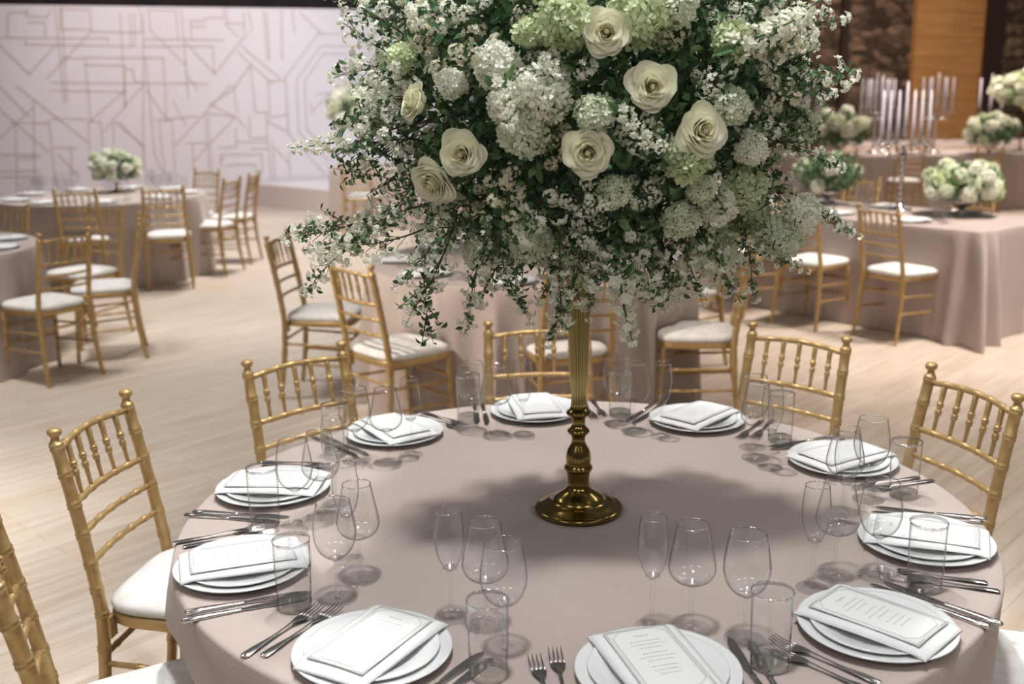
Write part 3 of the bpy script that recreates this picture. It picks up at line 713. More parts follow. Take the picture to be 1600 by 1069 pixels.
def fork_build():
    root = thing('fork', 'fork', 'fork'); m = MB()
    hs = [(-.100, .0015, .0062), (-.096, .003, .0085), (-.07, .004, .0075), (-.03, .004, .0040), (.0, .0055, .0028), (.025, .0075, .0032), (.040, .006, .0095), (.050, .0045, .0125), (.057, .004, .0128)]
    V = []; F = []
    for y, z, hw in hs:
        for (sx, dz) in ((-1, 0), (-.5, .0012), (.5, .0012), (1, 0), (.5, -.0010), (-.5, -.0010)): V.append((sx*hw, y, z+.0012+dz))
    for i in range(len(hs)-1):
        for k in range(6): F.append((i*6+k, i*6+(k+1) % 6, (i+1)*6+(k+1) % 6, (i+1)*6+k))
    F += [tuple(reversed(range(6))), tuple((len(hs)-1)*6+k for k in range(6))]
    m.add(V, F); me = m.mesh('fork_handle', M['steel'], True, 60); ob('handle', me, root)
    t = MB()
    for x in (-.0108, -.0036, .0036, .0108):
        t.tube([(x, .056, .0052), (x, .072, .0040), (x, .088, .0050), (x, .102, .0090)], [.0017, .0016, .0013, .0006], 6)
    ob('tines', t.mesh('fork_tines', M['steel']), root)
    return root
def knife_build():
    root = thing('knife', 'knife', 'knife')
    m = MB().tube([(0, -.118, .005), (0, -.114, .005), (0, -.085, .005), (0, -.04, .005), (0, -.018, .005), (0, -.012, .005), (0, -.006, .005)], [.003, .0075, .0082, .0062, .0045, .0062, .004], 12, mtx=Matrix.Diagonal((1, 1, .62, 1)))
    ob('handle', m.mesh('knife_handle', M['steel']), root)
    V = []; F = []; prof = [(-.008, .004, .004), (.01, .0075, .006), (.05, .0085, .0085), (.085, .008, .0088), (.105, .003, .0082), (.112, -.002, .004), (.114, -.004, -.003)]
    for y, a, b in prof: V += [(-a, y, .0036), (b, y, .0036), (b, y, .0022), (-a, y, .0026)]
    for i in range(len(prof)-1):
        for k in range(4): F.append((i*4+k, i*4+(k+1) % 4, (i+1)*4+(k+1) % 4, (i+1)*4+k))
    F += [(3, 2, 1, 0), tuple(len(V)-4+k for k in range(4))]
    ob('blade', MB().add(V, F).mesh('knife_blade', M['steel'], True, 30), root)
    return root
fork = Maker(fork_build); knife = Maker(knife_build)

SEATS = [('left-side rear', (-.577, 2.419)), ('left-side middle', (-.546, 1.988)), ('bottom-left', (-.243, 1.645)),
         ('bottom-centre', (.230, 1.567)), ('lower-right', (.632, 1.707)), ('right-edge', (.854, 2.064)),
         ('upper-right', (.832, 2.563)), ('rear, right of brass stand', (.525, 2.920)),
         ('rear, left of brass stand', (.069, 3.028)), ('rear-left', (-.329, 2.836))]
jr = random.Random(11)
for i, (nm, (px, py)) in enumerate(SEATS):
    d = TC - Vector((px, py)); d.normalize(); r = Vector((d.y, -d.x)); rz = math.atan2(d.y, d.x)-PI/2
    def L(x, y, z=TZ): return (px+r.x*x+d.x*y, py+r.y*x+d.y*y, z)
    o = thing('charger_plate', f'wide white charger plate at the {nm} place setting', 'plate', (px, py, TZ+.001), me=charger_me, group='charger plates on the nearest table')
    o = thing('dinner_plate', f'smaller white plate stacked on the charger at the {nm} place', 'plate', (px, py, TZ+.0065), me=dinner_me, group='dinner plates on the nearest table')
    nz = math.radians(NAP[i])
    thing('napkin', f'folded white napkin on the plates at the {nm} place', 'napkin', (px, py, TZ+.021), rz+nz, me=napkins[i % 3], group='napkins on the nearest table')
    mo = thing('menu_card', f'white printed menu card lying on the napkin at the {nm} place', 'menu', (px, py, TZ+.0225), rz+nz, group='menu cards on the nearest table')
    ob('card', card_me, mo); ob('printed_text', ink_me, mo)
    g = GLS[i]
    flute(f'slim champagne flute at the {nm} place setting', L(*g[0]), 0, 'champagne flutes on the nearest table')
    burg(f'wide-bellied red wine glass at the {nm} place setting', L(*g[1]), 0, 'red wine glasses on the nearest table')
    wine(f'rounded white wine glass at the {nm} place setting', L(*g[2]), 0, 'white wine glasses on the nearest table')
    tumb(f'straight water tumbler at the {nm} place setting', L(*g[3]), 0, 'water tumblers on the nearest table')
    for k, (x, y) in enumerate(((-.158, .0), (-.188, -.018))):
        fork(f'steel fork {"next to the plate" if k == 0 else "outermost"} at the {nm} place', L(x, y), rz+math.radians(jr.uniform(-3, 3)), 'forks on the nearest table')
    for k, (x, y) in enumerate(((.152, -.012), (.178, -.022))):
        knife(f'steel knife {"next to the plate" if k == 0 else "outermost"} at the {nm} place', L(x, y), rz+math.radians(jr.uniform(-3, 3)), 'knives on the nearest table')

# ------------------------------------------------------------------ brass flower stand
fs_ = thing('flower_stand', 'tall antique brass flower stand with a fluted trumpet stem and round foot', 'stand', (TC.x, TC.y, TZ+.001))
ob('foot', MB().lathe([(.001, 0), (.094, 0), (.0995, .003), (.1005, .008), (.098, .012), (.0935, .0135), (.088, .015), (.080, .020), (.068, .0245), (.060, .0262), (.0585, .030),
    (.0555, .034), (.048, .039), (.038, .0455), (.029, .053), (.0245, .062), (.0235, .070), (.0245, .082), (.0268, .093), (.0275, .096)], 64, cap=False).mesh('stand_foot', M['brass']), fs_)
ob('turned_stem', MB().lathe([(.001, .095), (.0275, .095), (.031, .098), (.0325, .102), (.031, .106), (.0265, .109), (.0275, .116), (.0285, .125), (.0275, .135), (.024, .146), (.018, .156), (.0152, .164), (.0148, .171), (.0165, .178), (.0215, .183), (.0248, .187), (.0248, .190), (.0215, .194),
    (.0165, .199), (.0148, .207), (.0155, .217), (.0185, .223), (.0262, .2275), (.0280, .2305), (.0270, .234), (.0215, .238), (.0175, .243), (.001, .244)], 48, cap=False).mesh('stand_stem', M['brass']), fs_)
prof = [(.001, .240)]
for k in range(30):
    t = k/29; prof.append((.0168 - .0032*math.sin(min(1, t*5)*PI) + .009*t**1.3, .241+.33*t))
ob('fluted_trumpet', MB().lathe(prof, 84, flute=(14, .11), cap=False).mesh('stand_trumpet', M['brass_rib']), fs_)

# ------------------------------------------------------------------ flowers
FR = random.Random(77)
def rmat(pos, direction, roll=0.0, scale=1.0):
    q = Vector(direction).to_track_quat('Z', 'Y').to_matrix().to_4x4()
    return Matrix.Translation(pos) @ q @ Matrix.Rotation(roll, 4, 'Z') @ Matrix.Scale(scale, 4)
def floret(mb, mtx, R, mi, n=5, cup=.35, rnd=FR):
    V = [(0, 0, 0)]; F = []
    for k in range(n):
        a = 2*PI*k/n; wv = .62*PI/n*1.35; rr = R*rnd.uniform(.85, 1.1); z = R*cup*rnd.uniform(.6, 1.3)
        b = len(V)
        V += [(rr*.62*math.cos(a-wv), rr*.62*math.sin(a-wv), z*.35), (rr*math.cos(a), rr*math.sin(a), z), (rr*.62*math.cos(a+wv), rr*.62*math.sin(a+wv), z*.35)]
        F.append((0, b, b+1, b+2))
    mb.add(V, F, mi, mtx)
def leaf(mb, mtx, L, W, mi, fold=.25):
    V = [(0, 0, 0), (W*.42, L*.3, W*fold), (W*.5, L*.6, W*fold), (0, L, -L*.06), (-W*.5, L*.6, W*fold), (-W*.42, L*.3, W*fold), (0, L*.55, 0)]
    mb.add(V, [(0, 1, 6), (1, 2, 6), (2, 3, 6), (3, 4, 6), (4, 5, 6), (5, 0, 6)], mi, mtx)
def corymb(mb, mtx, R, n, fr, mi, rnd):
    """small domed head of tiny blossoms"""
    for k in range(n):
        ph = math.acos(1-rnd.random()*.85); th = rnd.uniform(0, 2*PI)
        d = Vector((math.sin(ph)*math.cos(th), math.sin(ph)*math.sin(th), math.cos(ph)))
        p = d*R*rnd.uniform(.8, 1.08); p.z *= .8
        m = mtx @ rmat(p, d+Vector((rnd.uniform(-.4, .4), rnd.uniform(-.4, .4), rnd.uniform(-.3, .3))), rnd.uniform(0, 6))
        floret(mb, m, fr*rnd.uniform(.8, 1.2), mi, 5, .4, rnd)
def spray(seed, L=.17, ncl=8, nleaf=34, spread=.05, crm=0, leaf_l=.017, cr=.0165, nfl=24, fr=.0052):
    rnd = random.Random(seed); mb = MB()
    bend = Vector((rnd.uniform(-.3, .3), rnd.uniform(-.3, .3), 0))
    def P(t): return Vector((0, 0, L*t)) + bend*L*t*t
    mb.tube([P(t/5) for t in range(6)], [.0022, .002, .0017, .0014, .001, .0006], 5, 3)
    for k in range(ncl):
        t = .30+.70*(k+.5)/ncl; th = k*2.4+rnd.uniform(-.4, .4)
        o = Vector((math.cos(th), math.sin(th), 0))*spread*rnd.uniform(.45, 1.0)*(1.15-.55*t) if k < ncl-1 else Vector((0, 0, .008))
        p0 = P(t); p1 = p0+o+Vector((0, 0, .018*rnd.uniform(.3, 1.2)))
        mb.tube([P(max(0, t-.12)), p0.lerp(p1, .6), p1], [.0010, .0008, .0006], 3, 3)
        corymb(mb, rmat(p1-Vector((0, 0, .006)), o*10+Vector((0, 0, .7)), 0), cr*rnd.uniform(.8, 1.2), nfl, fr, crm, rnd)
    for k in range(nleaf):
        t = rnd.uniform(.05, 1.0); th = rnd.uniform(0, 2*PI); o = Vector((math.cos(th), math.sin(th), rnd.uniform(.1, .9)))
        base = P(t)+Vector((math.cos(th), math.sin(th), 0))*rnd.uniform(0, spread*.8)*(1.1-.6*t)
        m = rmat(base, Vector((rnd.uniform(-1, 1), rnd.uniform(-1, 1), rnd.uniform(.2, 1))), rnd.uniform(0, 6))
        leaf(mb, m, leaf_l*rnd.uniform(.7, 1.25), leaf_l*.6, 1 if rnd.random() < .62 else 2)
    return mb
def leafy(seed, L=.2, n=70, l=.020):
    rnd = random.Random(seed); mb = MB()
    bend = Vector((rnd.uniform(-.4, .4), rnd.uniform(-.4, .4), 0))
    stems = [(Vector((0, 0, 0)), Vector((0, 0, L)), bend)]
    for k in range(4):
        t = .25+.15*k; th = rnd.uniform(0, 6.28)
        stems.append((Vector((0, 0, L*t))+bend*L*t*t, Vector((math.cos(th)*.055, math.sin(th)*.055, .06)), Vector((0, 0, 0))))
    for (b, d, bn) in stems:
        def P(t): return b+d*t+bn*L*t*t
        mb.tube([P(t/4) for t in range(5)], [.0019, .0016, .0013, .001, .0005], 4, 3)
        m_ = int(n*(.36 if b.length < .001 else .16))
        for k in range(m_):
            t = (k+.5)/m_; th = k*2.4
            leaf(mb, rmat(P(t), Vector((math.cos(th)*.9, math.sin(th)*.9, .55)), rnd.uniform(-.5, .5)) @ Matrix.Rotation(-PI/2, 4, 'X'), l*rnd.uniform(.7, 1.2), l*.62, 1 if rnd.random() < .7 else 2)
    for k in range(5):
        floret(mb, rmat(Vector((rnd.uniform(-.03, .03), rnd.uniform(-.03, .03), L*rnd.uniform(.5, 1))), (rnd.uniform(-1, 1), rnd.uniform(-1, 1), 1)), .006, 0, 5, .4, rnd)
    return mb
def hydrangea(seed, R=.04, n=125, fr=.0118, dark=.25):
    rnd = random.Random(seed); mb = MB()
    mb.lathe([(.001, -R*.7), (R*.55, -R*.45), (R*.75, 0), (R*.55, R*.5), (.001, R*.72)], 12, mi=1)
    g = PI*(3-5**.5)
    for k in range(n):
        z = 1-1.62*(k+.5)/n; rr = math.sqrt(max(0, 1-z*z)); th = g*k
        d = Vector((rr*math.cos(th), rr*math.sin(th), z)); lump = 1+.10*math.sin(3*th+seed)*rr+.08*math.sin(7*z+2*th)
        m = rmat(d*R*lump*rnd.uniform(.86, 1.06), d+Vector((rnd.uniform(-.75, .75), rnd.uniform(-.75, .75), rnd.uniform(-.75, .75))), rnd.uniform(0, 6))
        V = [(0, 0, 0)]; F = []
        for q in range(4):
            a = PI/2*q; r1 = fr*rnd.uniform(.85, 1.1); b = len(V)
            V += [(r1*.7*math.cos(a-.62), r1*.7*math.sin(a-.62), .0012), (r1*math.cos(a-.28), r1*math.sin(a-.28), .0032), (r1*math.cos(a+.28), r1*math.sin(a+.28), .0026), (r1*.7*math.cos(a+.62), r1*.7*math.sin(a+.62), .0008)]
            F += [(0, b, b+1), (0, b+1, b+2), (0, b+2, b+3)]
        mb.add(V, F, 0, m)
    return mb
def rose(seed, R=.04):
    """heart of wrapped petals, then widening open petals; opens along +Z"""
    rnd = random.Random(seed); core = MB(); outer = MB()
    NU, NV = 8, 7
    def petal(mb, a0, span, r0, r1, h0, h1, curl, tilt, wav):
        V = []; F = []
        for i in range(NU+1):
            u = i/NU*2-1
            for j in range(NV+1):
                v = j/NV; top = 1-.20*abs(u)**2.4
                vv = v*top
                rad = r0+(r1-r0)*(vv**.75) + curl*max(0, vv-.62)**1.6*(1+.35*math.sin(3*u+wav)) + .0012*math.sin(4*u+wav)*v + .0022*u*(1 if wav > 3 else -1)*v
                z = h0+(h1-h0)*(vv**.9) - curl*.9*max(0, vv-.72)**1.5
                th = a0+u*span*(.45+.55*min(1, v*1.8))
                V.append((rad*math.cos(th), rad*math.sin(th), z))
        for i in range(NU):
            for j in range(NV):
                a = i*(NV+1)+j; F.append((a, a+NV+1, a+NV+2, a+1))
        mb.add(V, F)
    s = R/.04; ga = 2.39996; k = 0
    for i in range(7):
        r = (.0042+.0012*i)*s; petal(core, k*ga+rnd.uniform(-.3, .3), 1.7-.08*i, r*.75, r, .014*s, (.0335+.0002*i)*s, .002*s, 0, rnd.uniform(0, 6)); k += 1
    for i in range(14):
        t = i/13; r = (.0115+.0145*t)*s
        petal(outer, k*ga+rnd.uniform(-.2, .2), 1.20-.15*t, r*(.62-.1*t), r, .004*s, (.0345-.0055*t)*s, (.016+.012*t)*s, 0, rnd.uniform(0, 6)); k += 1
    for i in range(11):
        t = i/10; r = (.0265+.0105*t)*s
        petal(outer, k*ga+rnd.uniform(-.2, .2), .98-.10*t, r*.45, r, -.004*s, (.0300-.010*t)*s, .032*s, 0, rnd.uniform(0, 6)); k += 1
    core.lathe([(.0001, .031*s), (.0025*s, .0308*s), (.0045*s, .029*s), (.0045*s, .01*s)], 10, cap=False)
    cal = MB().lathe([(.0008, -.02*s), (.004*s, -.012*s), (.012*s, -.003*s), (.0142*s, .002*s), (.010*s, .006*s)], 12)
    return outer, core, cal
def stock(seed, L=.13):
    rnd = random.Random(seed); mb = MB()
    mb.tube([(0, 0, 0), (0, 0, L*.5), (.004, .003, L)], [.0028, .0022, .0012], 6, 1)
    for k in range(20):
        t = k/19; th = k*2.4; r = .024*(1-.55*t)
        for q in range(5):
            d = Vector((math.cos(th)+rnd.uniform(-.5, .5), math.sin(th)+rnd.uniform(-.5, .5), .35+t+rnd.uniform(-.3, .3))).normalized()
            floret(mb, rmat(Vector((math.cos(th)*r*.6, math.sin(th)*r*.6, L*(.1+.86*t)))+d*.006, d, rnd.uniform(0, 6)), .0135*(1-.4*t), 0, 5, .45, rnd)
    for k in range(10):
        th = k*2.1; leaf(mb, rmat((0, 0, .004+.002*k), (math.cos(th), math.sin(th), .4)) @ Matrix.Rotation(-PI/2, 4, 'X'), .045, .011, 2)
    return mb

MS = [M['petal'], M['leaf'], M['leaf_light'], M['twig']]
MSC = [M['petal_cream'], M['leaf'], M['leaf_light'], M['twig']]
spray_mb = [spray(s, L=FR.uniform(.13, .18), ncl=9, nleaf=30) for s in range(1, 7)]
spray_me = [m.mesh('blossom_spray', MSC if i in (2, 4) else MS, False) for i, m in enumerate(spray_mb)]
long_mb = [spray(20+s, L=.24, ncl=13, nleaf=52, spread=.034, cr=.0135, nfl=20, fr=.0046) for s in range(3)]
long_me = [m.mesh('trailing_spray', MS, False) for m in long_mb]
leafy_mb = [leafy(s) for s in (31, 32, 33)]
leafy_me = [m.mesh('leafy_branch', MS, False) for m in leafy_mb]
hyd_mb = [hydrangea(s) for s in (41, 42)]
hyd_w = [m.mesh('hydrangea_head', [M['petal'], M['leaf_light']], False) for m in hyd_mb]
hyd_gw = [m.mesh('hydrangea_head', [M['petal_greenwhite'], M['leaf_light']], False) for m in hyd_mb]
hyd_g = [m.mesh('hydrangea_head', [M['petal_green'], M['leaf_light']], False) for m in hyd_mb]
rose_me = []
for s in (51, 52, 53):
    o_, c_, k_ = rose(s); rose_me.append((o_.mesh('rose_petals', M['rose']), c_.mesh('rose_heart', M['rose_core']), k_.mesh('rose_calyx', M['leaf_light'])))
stock_me = stock(61).mesh('stock_spike', MS, False)

EC = Vector((.165, 2.25, 1.70)); ER = Vector((.425, .38, .42))
ARR0 = Vector((TC.x, TC.y, TZ+.57))
arr = thing('flower_arrangement', 'huge dome of white roses, hydrangeas and blossom sprays atop the brass stand', 'flowers', ARR0)
def enorm(p): q = p-EC; return Vector((q.x/ER.x**2, q.y/ER.y**2, q.z/ER.z**2)).normalized()
camdir = Vector((0, -1, 0))
blooms = []
for (k, x, y, z, r) in BL:
    p = Vector((x, y, z)); blooms.append((p, r)); n = enorm(p)
    look = (Vector((0, 0, CAM_H))-p).normalized()
    if k == 'rose':
        i = len([b for b in blooms])-1
        d = (n*.55+look*.75).normalized()
        if i == 5: d = (n*.5+look*.5+Vector((-.3, 0, -.3))).normalized()
        if i == 6: d = Vector((-.85, -.45, .35)).normalized()
        if i == 2: d = (look*.8+Vector((.45, 0, 0))).normalized()
        pp = p - d*.012; me = rose_me[i % 3]; sc = r/.036
        ro = ob('rose', me[0], arr, mtx=Matrix.Translation(-ARR0) @ rmat(pp, d, FR.uniform(0, 6), sc))
        ob('rose_heart', me[1], ro); ob('calyx', me[2], ro)
    else:
        i = FR.randrange(2); me = (hyd_w if k == 'hyw' and FR.random() < .5 else hyd_gw if (k == 'hyw' or FR.random() < .45) else hyd_g)[i]
        ob('hydrangea_head', me, arr, mtx=Matrix.Translation(-ARR0) @ rmat(p-n*r*.45, n, FR.uniform(0, 6), r/.040*1.08))
# extra heads over the rest of the dome
def fib(n):
    g = PI*(3-5**.5)
    for k in range(n):
        z = 1-2*(k+.5)/n; rr = math.sqrt(1-z*z); yield Vector((rr*math.cos(g*k), rr*math.sin(g*k), z))
for d in fib(60):
    if d.y < .15 and d.z < .75: continue
    if FR.random() < .5 or d.z < -.6: continue
    p = EC + Vector((d.x*ER.x, d.y*ER.y, d.z*ER.z)); n = enorm(p)
    ob('hydrangea_head', (hyd_gw if FR.random() < .6 else hyd_g)[FR.randrange(2)], arr, mtx=Matrix.Translation(-ARR0) @ rmat(p-n*.02, n, FR.uniform(0, 6), FR.uniform(.8, 1.05)))
for (p, d, sc) in (((.372, 1.93, 1.752), (.80, -.15, .32), 1.15), ((.455, 1.97, 1.775), (.75, -.1, .5), 1.0), ((.20, 1.98, 1.36), (.15, -.4, -1), 1.1), ((.185, 1.875, 1.665), (.55, -.35, -.75), .72),
                  ((-.01, 1.88, 1.71), (.1, -.6, -.7), .85), ((-.32, 2.1, 1.60), (-.8, -.3, -.1), .8)):
    ob('stock_spike', stock_me, arr, mtx=Matrix.Translation(-ARR0) @ rmat(Vector(p), d, 0, sc))
# blossom sprays
cands = []
for i, d in enumerate(fib(330)):
    d = (d+Vector((FR.uniform(-.06, .06), FR.uniform(-.06, .06), FR.uniform(-.06, .06)))).normalized()
    p = EC + Vector((d.x*ER.x, d.y*ER.y, d.z*ER.z)); n = enorm(p)
    near = min(((p-b).length - r*(1.9 if i_ < 7 else 1.25)) for i_, (b, r) in enumerate(blooms))
    if near < 0: continue
    if d.z < -.80 and (p.xy-TC).length < .12: continue
    dr = (n + Vector((FR.uniform(-.45, .45), FR.uniform(-.45, .45), FR.uniform(-.5, .25)))).normalized()
    L = FR.uniform(.75, 1.1); depth = FR.uniform(.085, .125)
    if near < .02: depth += .03
    cands.append((p-dr*depth*1.05, dr, FR.uniform(0, 6), L, p))
vis = [c for c in cands if c[4].y < 2.36]; vis.sort(key=lambda c: c[4].y)
hid = [c for c in cands if c[4].y >= 2.36]
fill = MB(); nsp = 0
for c in vis:
    i = FR.randrange(9)
    if i < 7 and nsp < 88:
        nsp += 1; ob('blossom_spray', spray_me[i % 6], arr, mtx=Matrix.Translation(-ARR0) @ rmat(c[0], c[1], c[2], c[3]))
    elif i < 7: fill.merge(spray_mb[i % 6], rmat(c[0]-ARR0, c[1], c[2], c[3]))
    else: ob('leafy_branch', leafy_me[i-7], arr, mtx=Matrix.Translation(-ARR0) @ rmat(c[0]-c[1]*.02, c[1], c[2], c[3]*.9))
for c in hid: fill.merge(spray_mb[FR.randrange(6)], rmat(c[0]-ARR0, c[1], c[2], c[3]))
ob('blossom_filler', fill.mesh('blossom_filler', MS, False), arr, kind='stuff')
# trailing sprays and sprigs that break the outline: start, tip
TR_ = [((-.24, 2.1, 1.47), (-.40, 2.12, 1.395), 5, .9), ((-.25, 2.08, 1.45), (-.37, 2.10, 1.35), 6, .9), ((-.22, 2.15, 1.46), (-.425, 2.14, 1.41), 3, .75), ((-.2, 2.1, 1.47), (-.34, 2.1, 1.40), 7, .9), ((-.25, 2.1, 1.43), (-.41, 2.1, 1.34), 8, .75), ((-.15, 2.06, 1.44), (-.29, 2.06, 1.38), 5, .9), ((-.15, 2.1, 1.49), (-.31, 2.1, 1.46), 6, .8),
       ((-.12, 2.0, 1.40), (-.16, 2.02, 1.26), 0, .95), ((-.16, 2.05, 1.40), (-.20, 2.08, 1.24), 4, .85), ((-.06, 2.02, 1.39), (-.12, 2.05, 1.29), 2, .8),
       ((-.02, 1.98, 1.38), (-.01, 2.0, 1.27), 0, .75), ((.09, 1.96, 1.42), (.08, 1.99, 1.28), 1, .8), ((.13, 1.97, 1.40), (.13, 2.0, 1.245), 2, .8), ((.17, 2.05, 1.40), (.19, 2.08, 1.28), 0, .7),
       ((.26, 2.05, 1.38), (.30, 2.07, 1.28), 3, .7), ((.38, 2.08, 1.40), (.43, 2.1, 1.30), 1, .8), ((.47, 2.12, 1.42), (.52, 2.13, 1.33), 2, .8), ((.33, 2.02, 1.40), (.34, 2.04, 1.29), 0, .7),
       ((.50, 2.12, 1.66), (.63, 2.13, 1.715), 3, 1.0), ((.50, 2.12, 1.69), (.60, 2.13, 1.68), 4, .85), ((.50, 2.15, 1.50), (.66, 2.15, 1.46), 1, .85), ((.55, 2.15, 1.47), (.70, 2.15, 1.43), 0, .6),
       ((-.20, 2.15, 1.65), (-.33, 2.15, 1.68), 4, .7), ((-.19, 2.1, 1.74), (-.31, 2.1, 1.80), 1, .8), ((-.18, 2.1, 1.55), (-.33, 2.12, 1.57), 3, .85), ((-.2, 2.1, 1.52), (-.33, 2.1, 1.55), 4, .8),
       ((-.18, 2.15, 1.60), (-.30, 2.15, 1.63), 2, .7), ((-.2, 2.1, 1.80), (-.33, 2.1, 1.90), 0, .9), ((.5, 2.1, 1.80), (.6, 2.1, 1.85), 1, .9), ((.5, 2.1, 1.60), (.62, 2.1, 1.60), 2, .8),
       ((-.18, 2.06, 1.48), (-.30, 2.08, 1.46), 1, .8), ((.5, 2.13, 1.37), (.57, 2.13, 1.34), 0, .6), ((-.10, 2.0, 1.45), (-.22, 2.0, 1.40), 2, .8)]
for (a, b, k, sc) in TR_:
    a = Vector(a); b = Vector(b); me = long_me[k] if k < 3 else leafy_me[k-3] if k < 5 else spray_me[k-5]
    base = 'trailing_spray' if k < 3 else 'leafy_branch' if k < 5 else 'blossom_spray'
    ob(base, me, arr, mtx=Matrix.Translation(-ARR0) @ rmat(b-(b-a).normalized()*(.24 if k < 3 else .2 if k < 5 else .16)*sc*.92, b-a, FR.uniform(0, 6), sc))
# dark inner foliage and stems gathered into the trumpet
fol = MB(); rf = random.Random(9)
for k in range(9000):
    d = Vector((rf.gauss(0, 1), rf.gauss(0, 1), rf.gauss(0, 1))).normalized(); q = rf.uniform(.45, .95)
    p = EC + Vector((d.x*ER.x, d.y*ER.y, d.z*ER.z))*q - ARR0
    leaf(fol, rmat(p, Vector((rf.uniform(-1, 1), rf.uniform(-1, 1), rf.uniform(-1, 1))), rf.uniform(0, 6)), rf.uniform(.018, .034), rf.uniform(.012, .02), 0 if rf.random() < .8 else 1)
ob('inner_foliage', fol.mesh('inner_foliage', [M['leaf'], M['leaf_light']], False), arr, kind='stuff')
stm = MB()
for k in range(40):
    a = 2*PI*k/40+rf.uniform(-.1, .1); r1 = rf.uniform(.05, .32); zt = rf.uniform(.0, .35)
    stm.tube([(.012*math.cos(a), .012*math.sin(a), -.10), (.017*math.cos(a), .017*math.sin(a), .0), (r1*.5*math.cos(a), r1*.5*math.sin(a), .07+zt*.4), (r1*math.cos(a), r1*math.sin(a), .12+zt)], [.003, .003, .0025, .0015], 5)
ob('stem_bundle', stm.mesh('stem_bundle', M['twig']), arr)

# ------------------------------------------------------------------ other tables: settings, flowers, candelabra
bgl = MB().lathe(solid_glass_stem(0, .085, .034), 12, cap=False, mi=1).lathe(wine_b, 16, cap=False, mi=0)
bgl_me = bgl.mesh('stemmed_glass', [M['glass_far'], M['glass_far']])
bt_me = MB().lathe(tumb_b, 16, cap=False).lathe([(.0005, .0), (.031, .001), (.031, .015), (.0005, .0146)], 16, cap=False).mesh('tumbler', M['glass_far'])
bn_me = napkins[1]
def setting(px, py, ang, tab, where, charger=charger_me):
    d = Vector((math.cos(ang), math.sin(ang))); r = Vector((d.y, -d.x))
    def L(x, y, z=TZ+.001): return (px+r.x*x+d.x*y, py+r.y*x+d.y*y, z)
    thing('plate', f'white plate set on the {tab}, {where}', 'plate', (px, py, TZ+.002), me=charger_me, group=f'plates on the {tab}')
    thing('napkin', f'white napkin on the {tab}, {where} plate', 'napkin', (px, py, TZ+.012), ang-PI/2, me=bn_me, group=f'napkins on the {tab}')
    for x, y in ((.05, .17), (.13, .17), (.20, .12)):
        thing('stemmed_glass', f'clear stemmed glass on the {tab}', 'glass', L(x, y), me=bgl_me, group=f'glasses on the {tab}')
    thing('water_tumbler', f'clear tumbler on the {tab}', 'glass', L(.21, .03), me=bt_me, group=f'tumblers on the {tab}')
def ring_settings(c, R, tab, angs, wh):
    for a, wtxt in zip(angs, wh):
        t = math.radians(a); setting(c[0]+R*math.cos(t), c[1]+R*math.sin(t), t+PI, tab, wtxt)
ring_settings(L1C, .76, 'far left round table', [-110, -70, -30, 10, 50, 90, 130, 170, 215], ['front', 'front right', 'right', 'right rear', 'rear right', 'rear', 'rear left', 'left', 'front left'])
ring_settings(L2C, .76, 'near left round table', [-75, -35, 0, 35, 70, 105], ['front', 'front right', 'right, nearest the closest chair', 'right rear', 'rear', 'rear left'])
ring_settings(MC, .74, 'middle round table', [-100, -60, -20, 20, 60, 100, 140, 180, 220], ['front left of the brass stem', 'front right', 'right', 'right rear', 'rear right', 'rear', 'rear left', 'left', 'front left under the blossom branch'])
def RT(t, wv): p = RC0 + RU*t + RW*wv; return p.x, p.y
for i, t in enumerate((.62, 1.25, 1.88, 2.51)):
    x, y = RT(t, .20); setting(x, y, math.atan2(RW.y, RW.x), 'long right table', ['near side by the corner', 'near side, second from the corner', 'near side, third from the corner', 'near side, farthest'][i])
    x, y = RT(t, .88); setting(x, y, math.atan2(RW.y, RW.x)+PI, 'long right table', ['far side by the corner', 'far side, second from the corner', 'far side, third from the corner', 'far side, farthest'][i])
for i in range(5):
    setting(3.8+.85*i, 14.98, PI/2, 'second row right table', ['leftmost', 'left', 'middle', 'right', 'rightmost'][i])
for i in range(4):
    setting(6.2+.9*i, 18.05+.04*i, PI/2, 'farthest right table', ['leftmost', 'inner left', 'inner right', 'rightmost'][i])

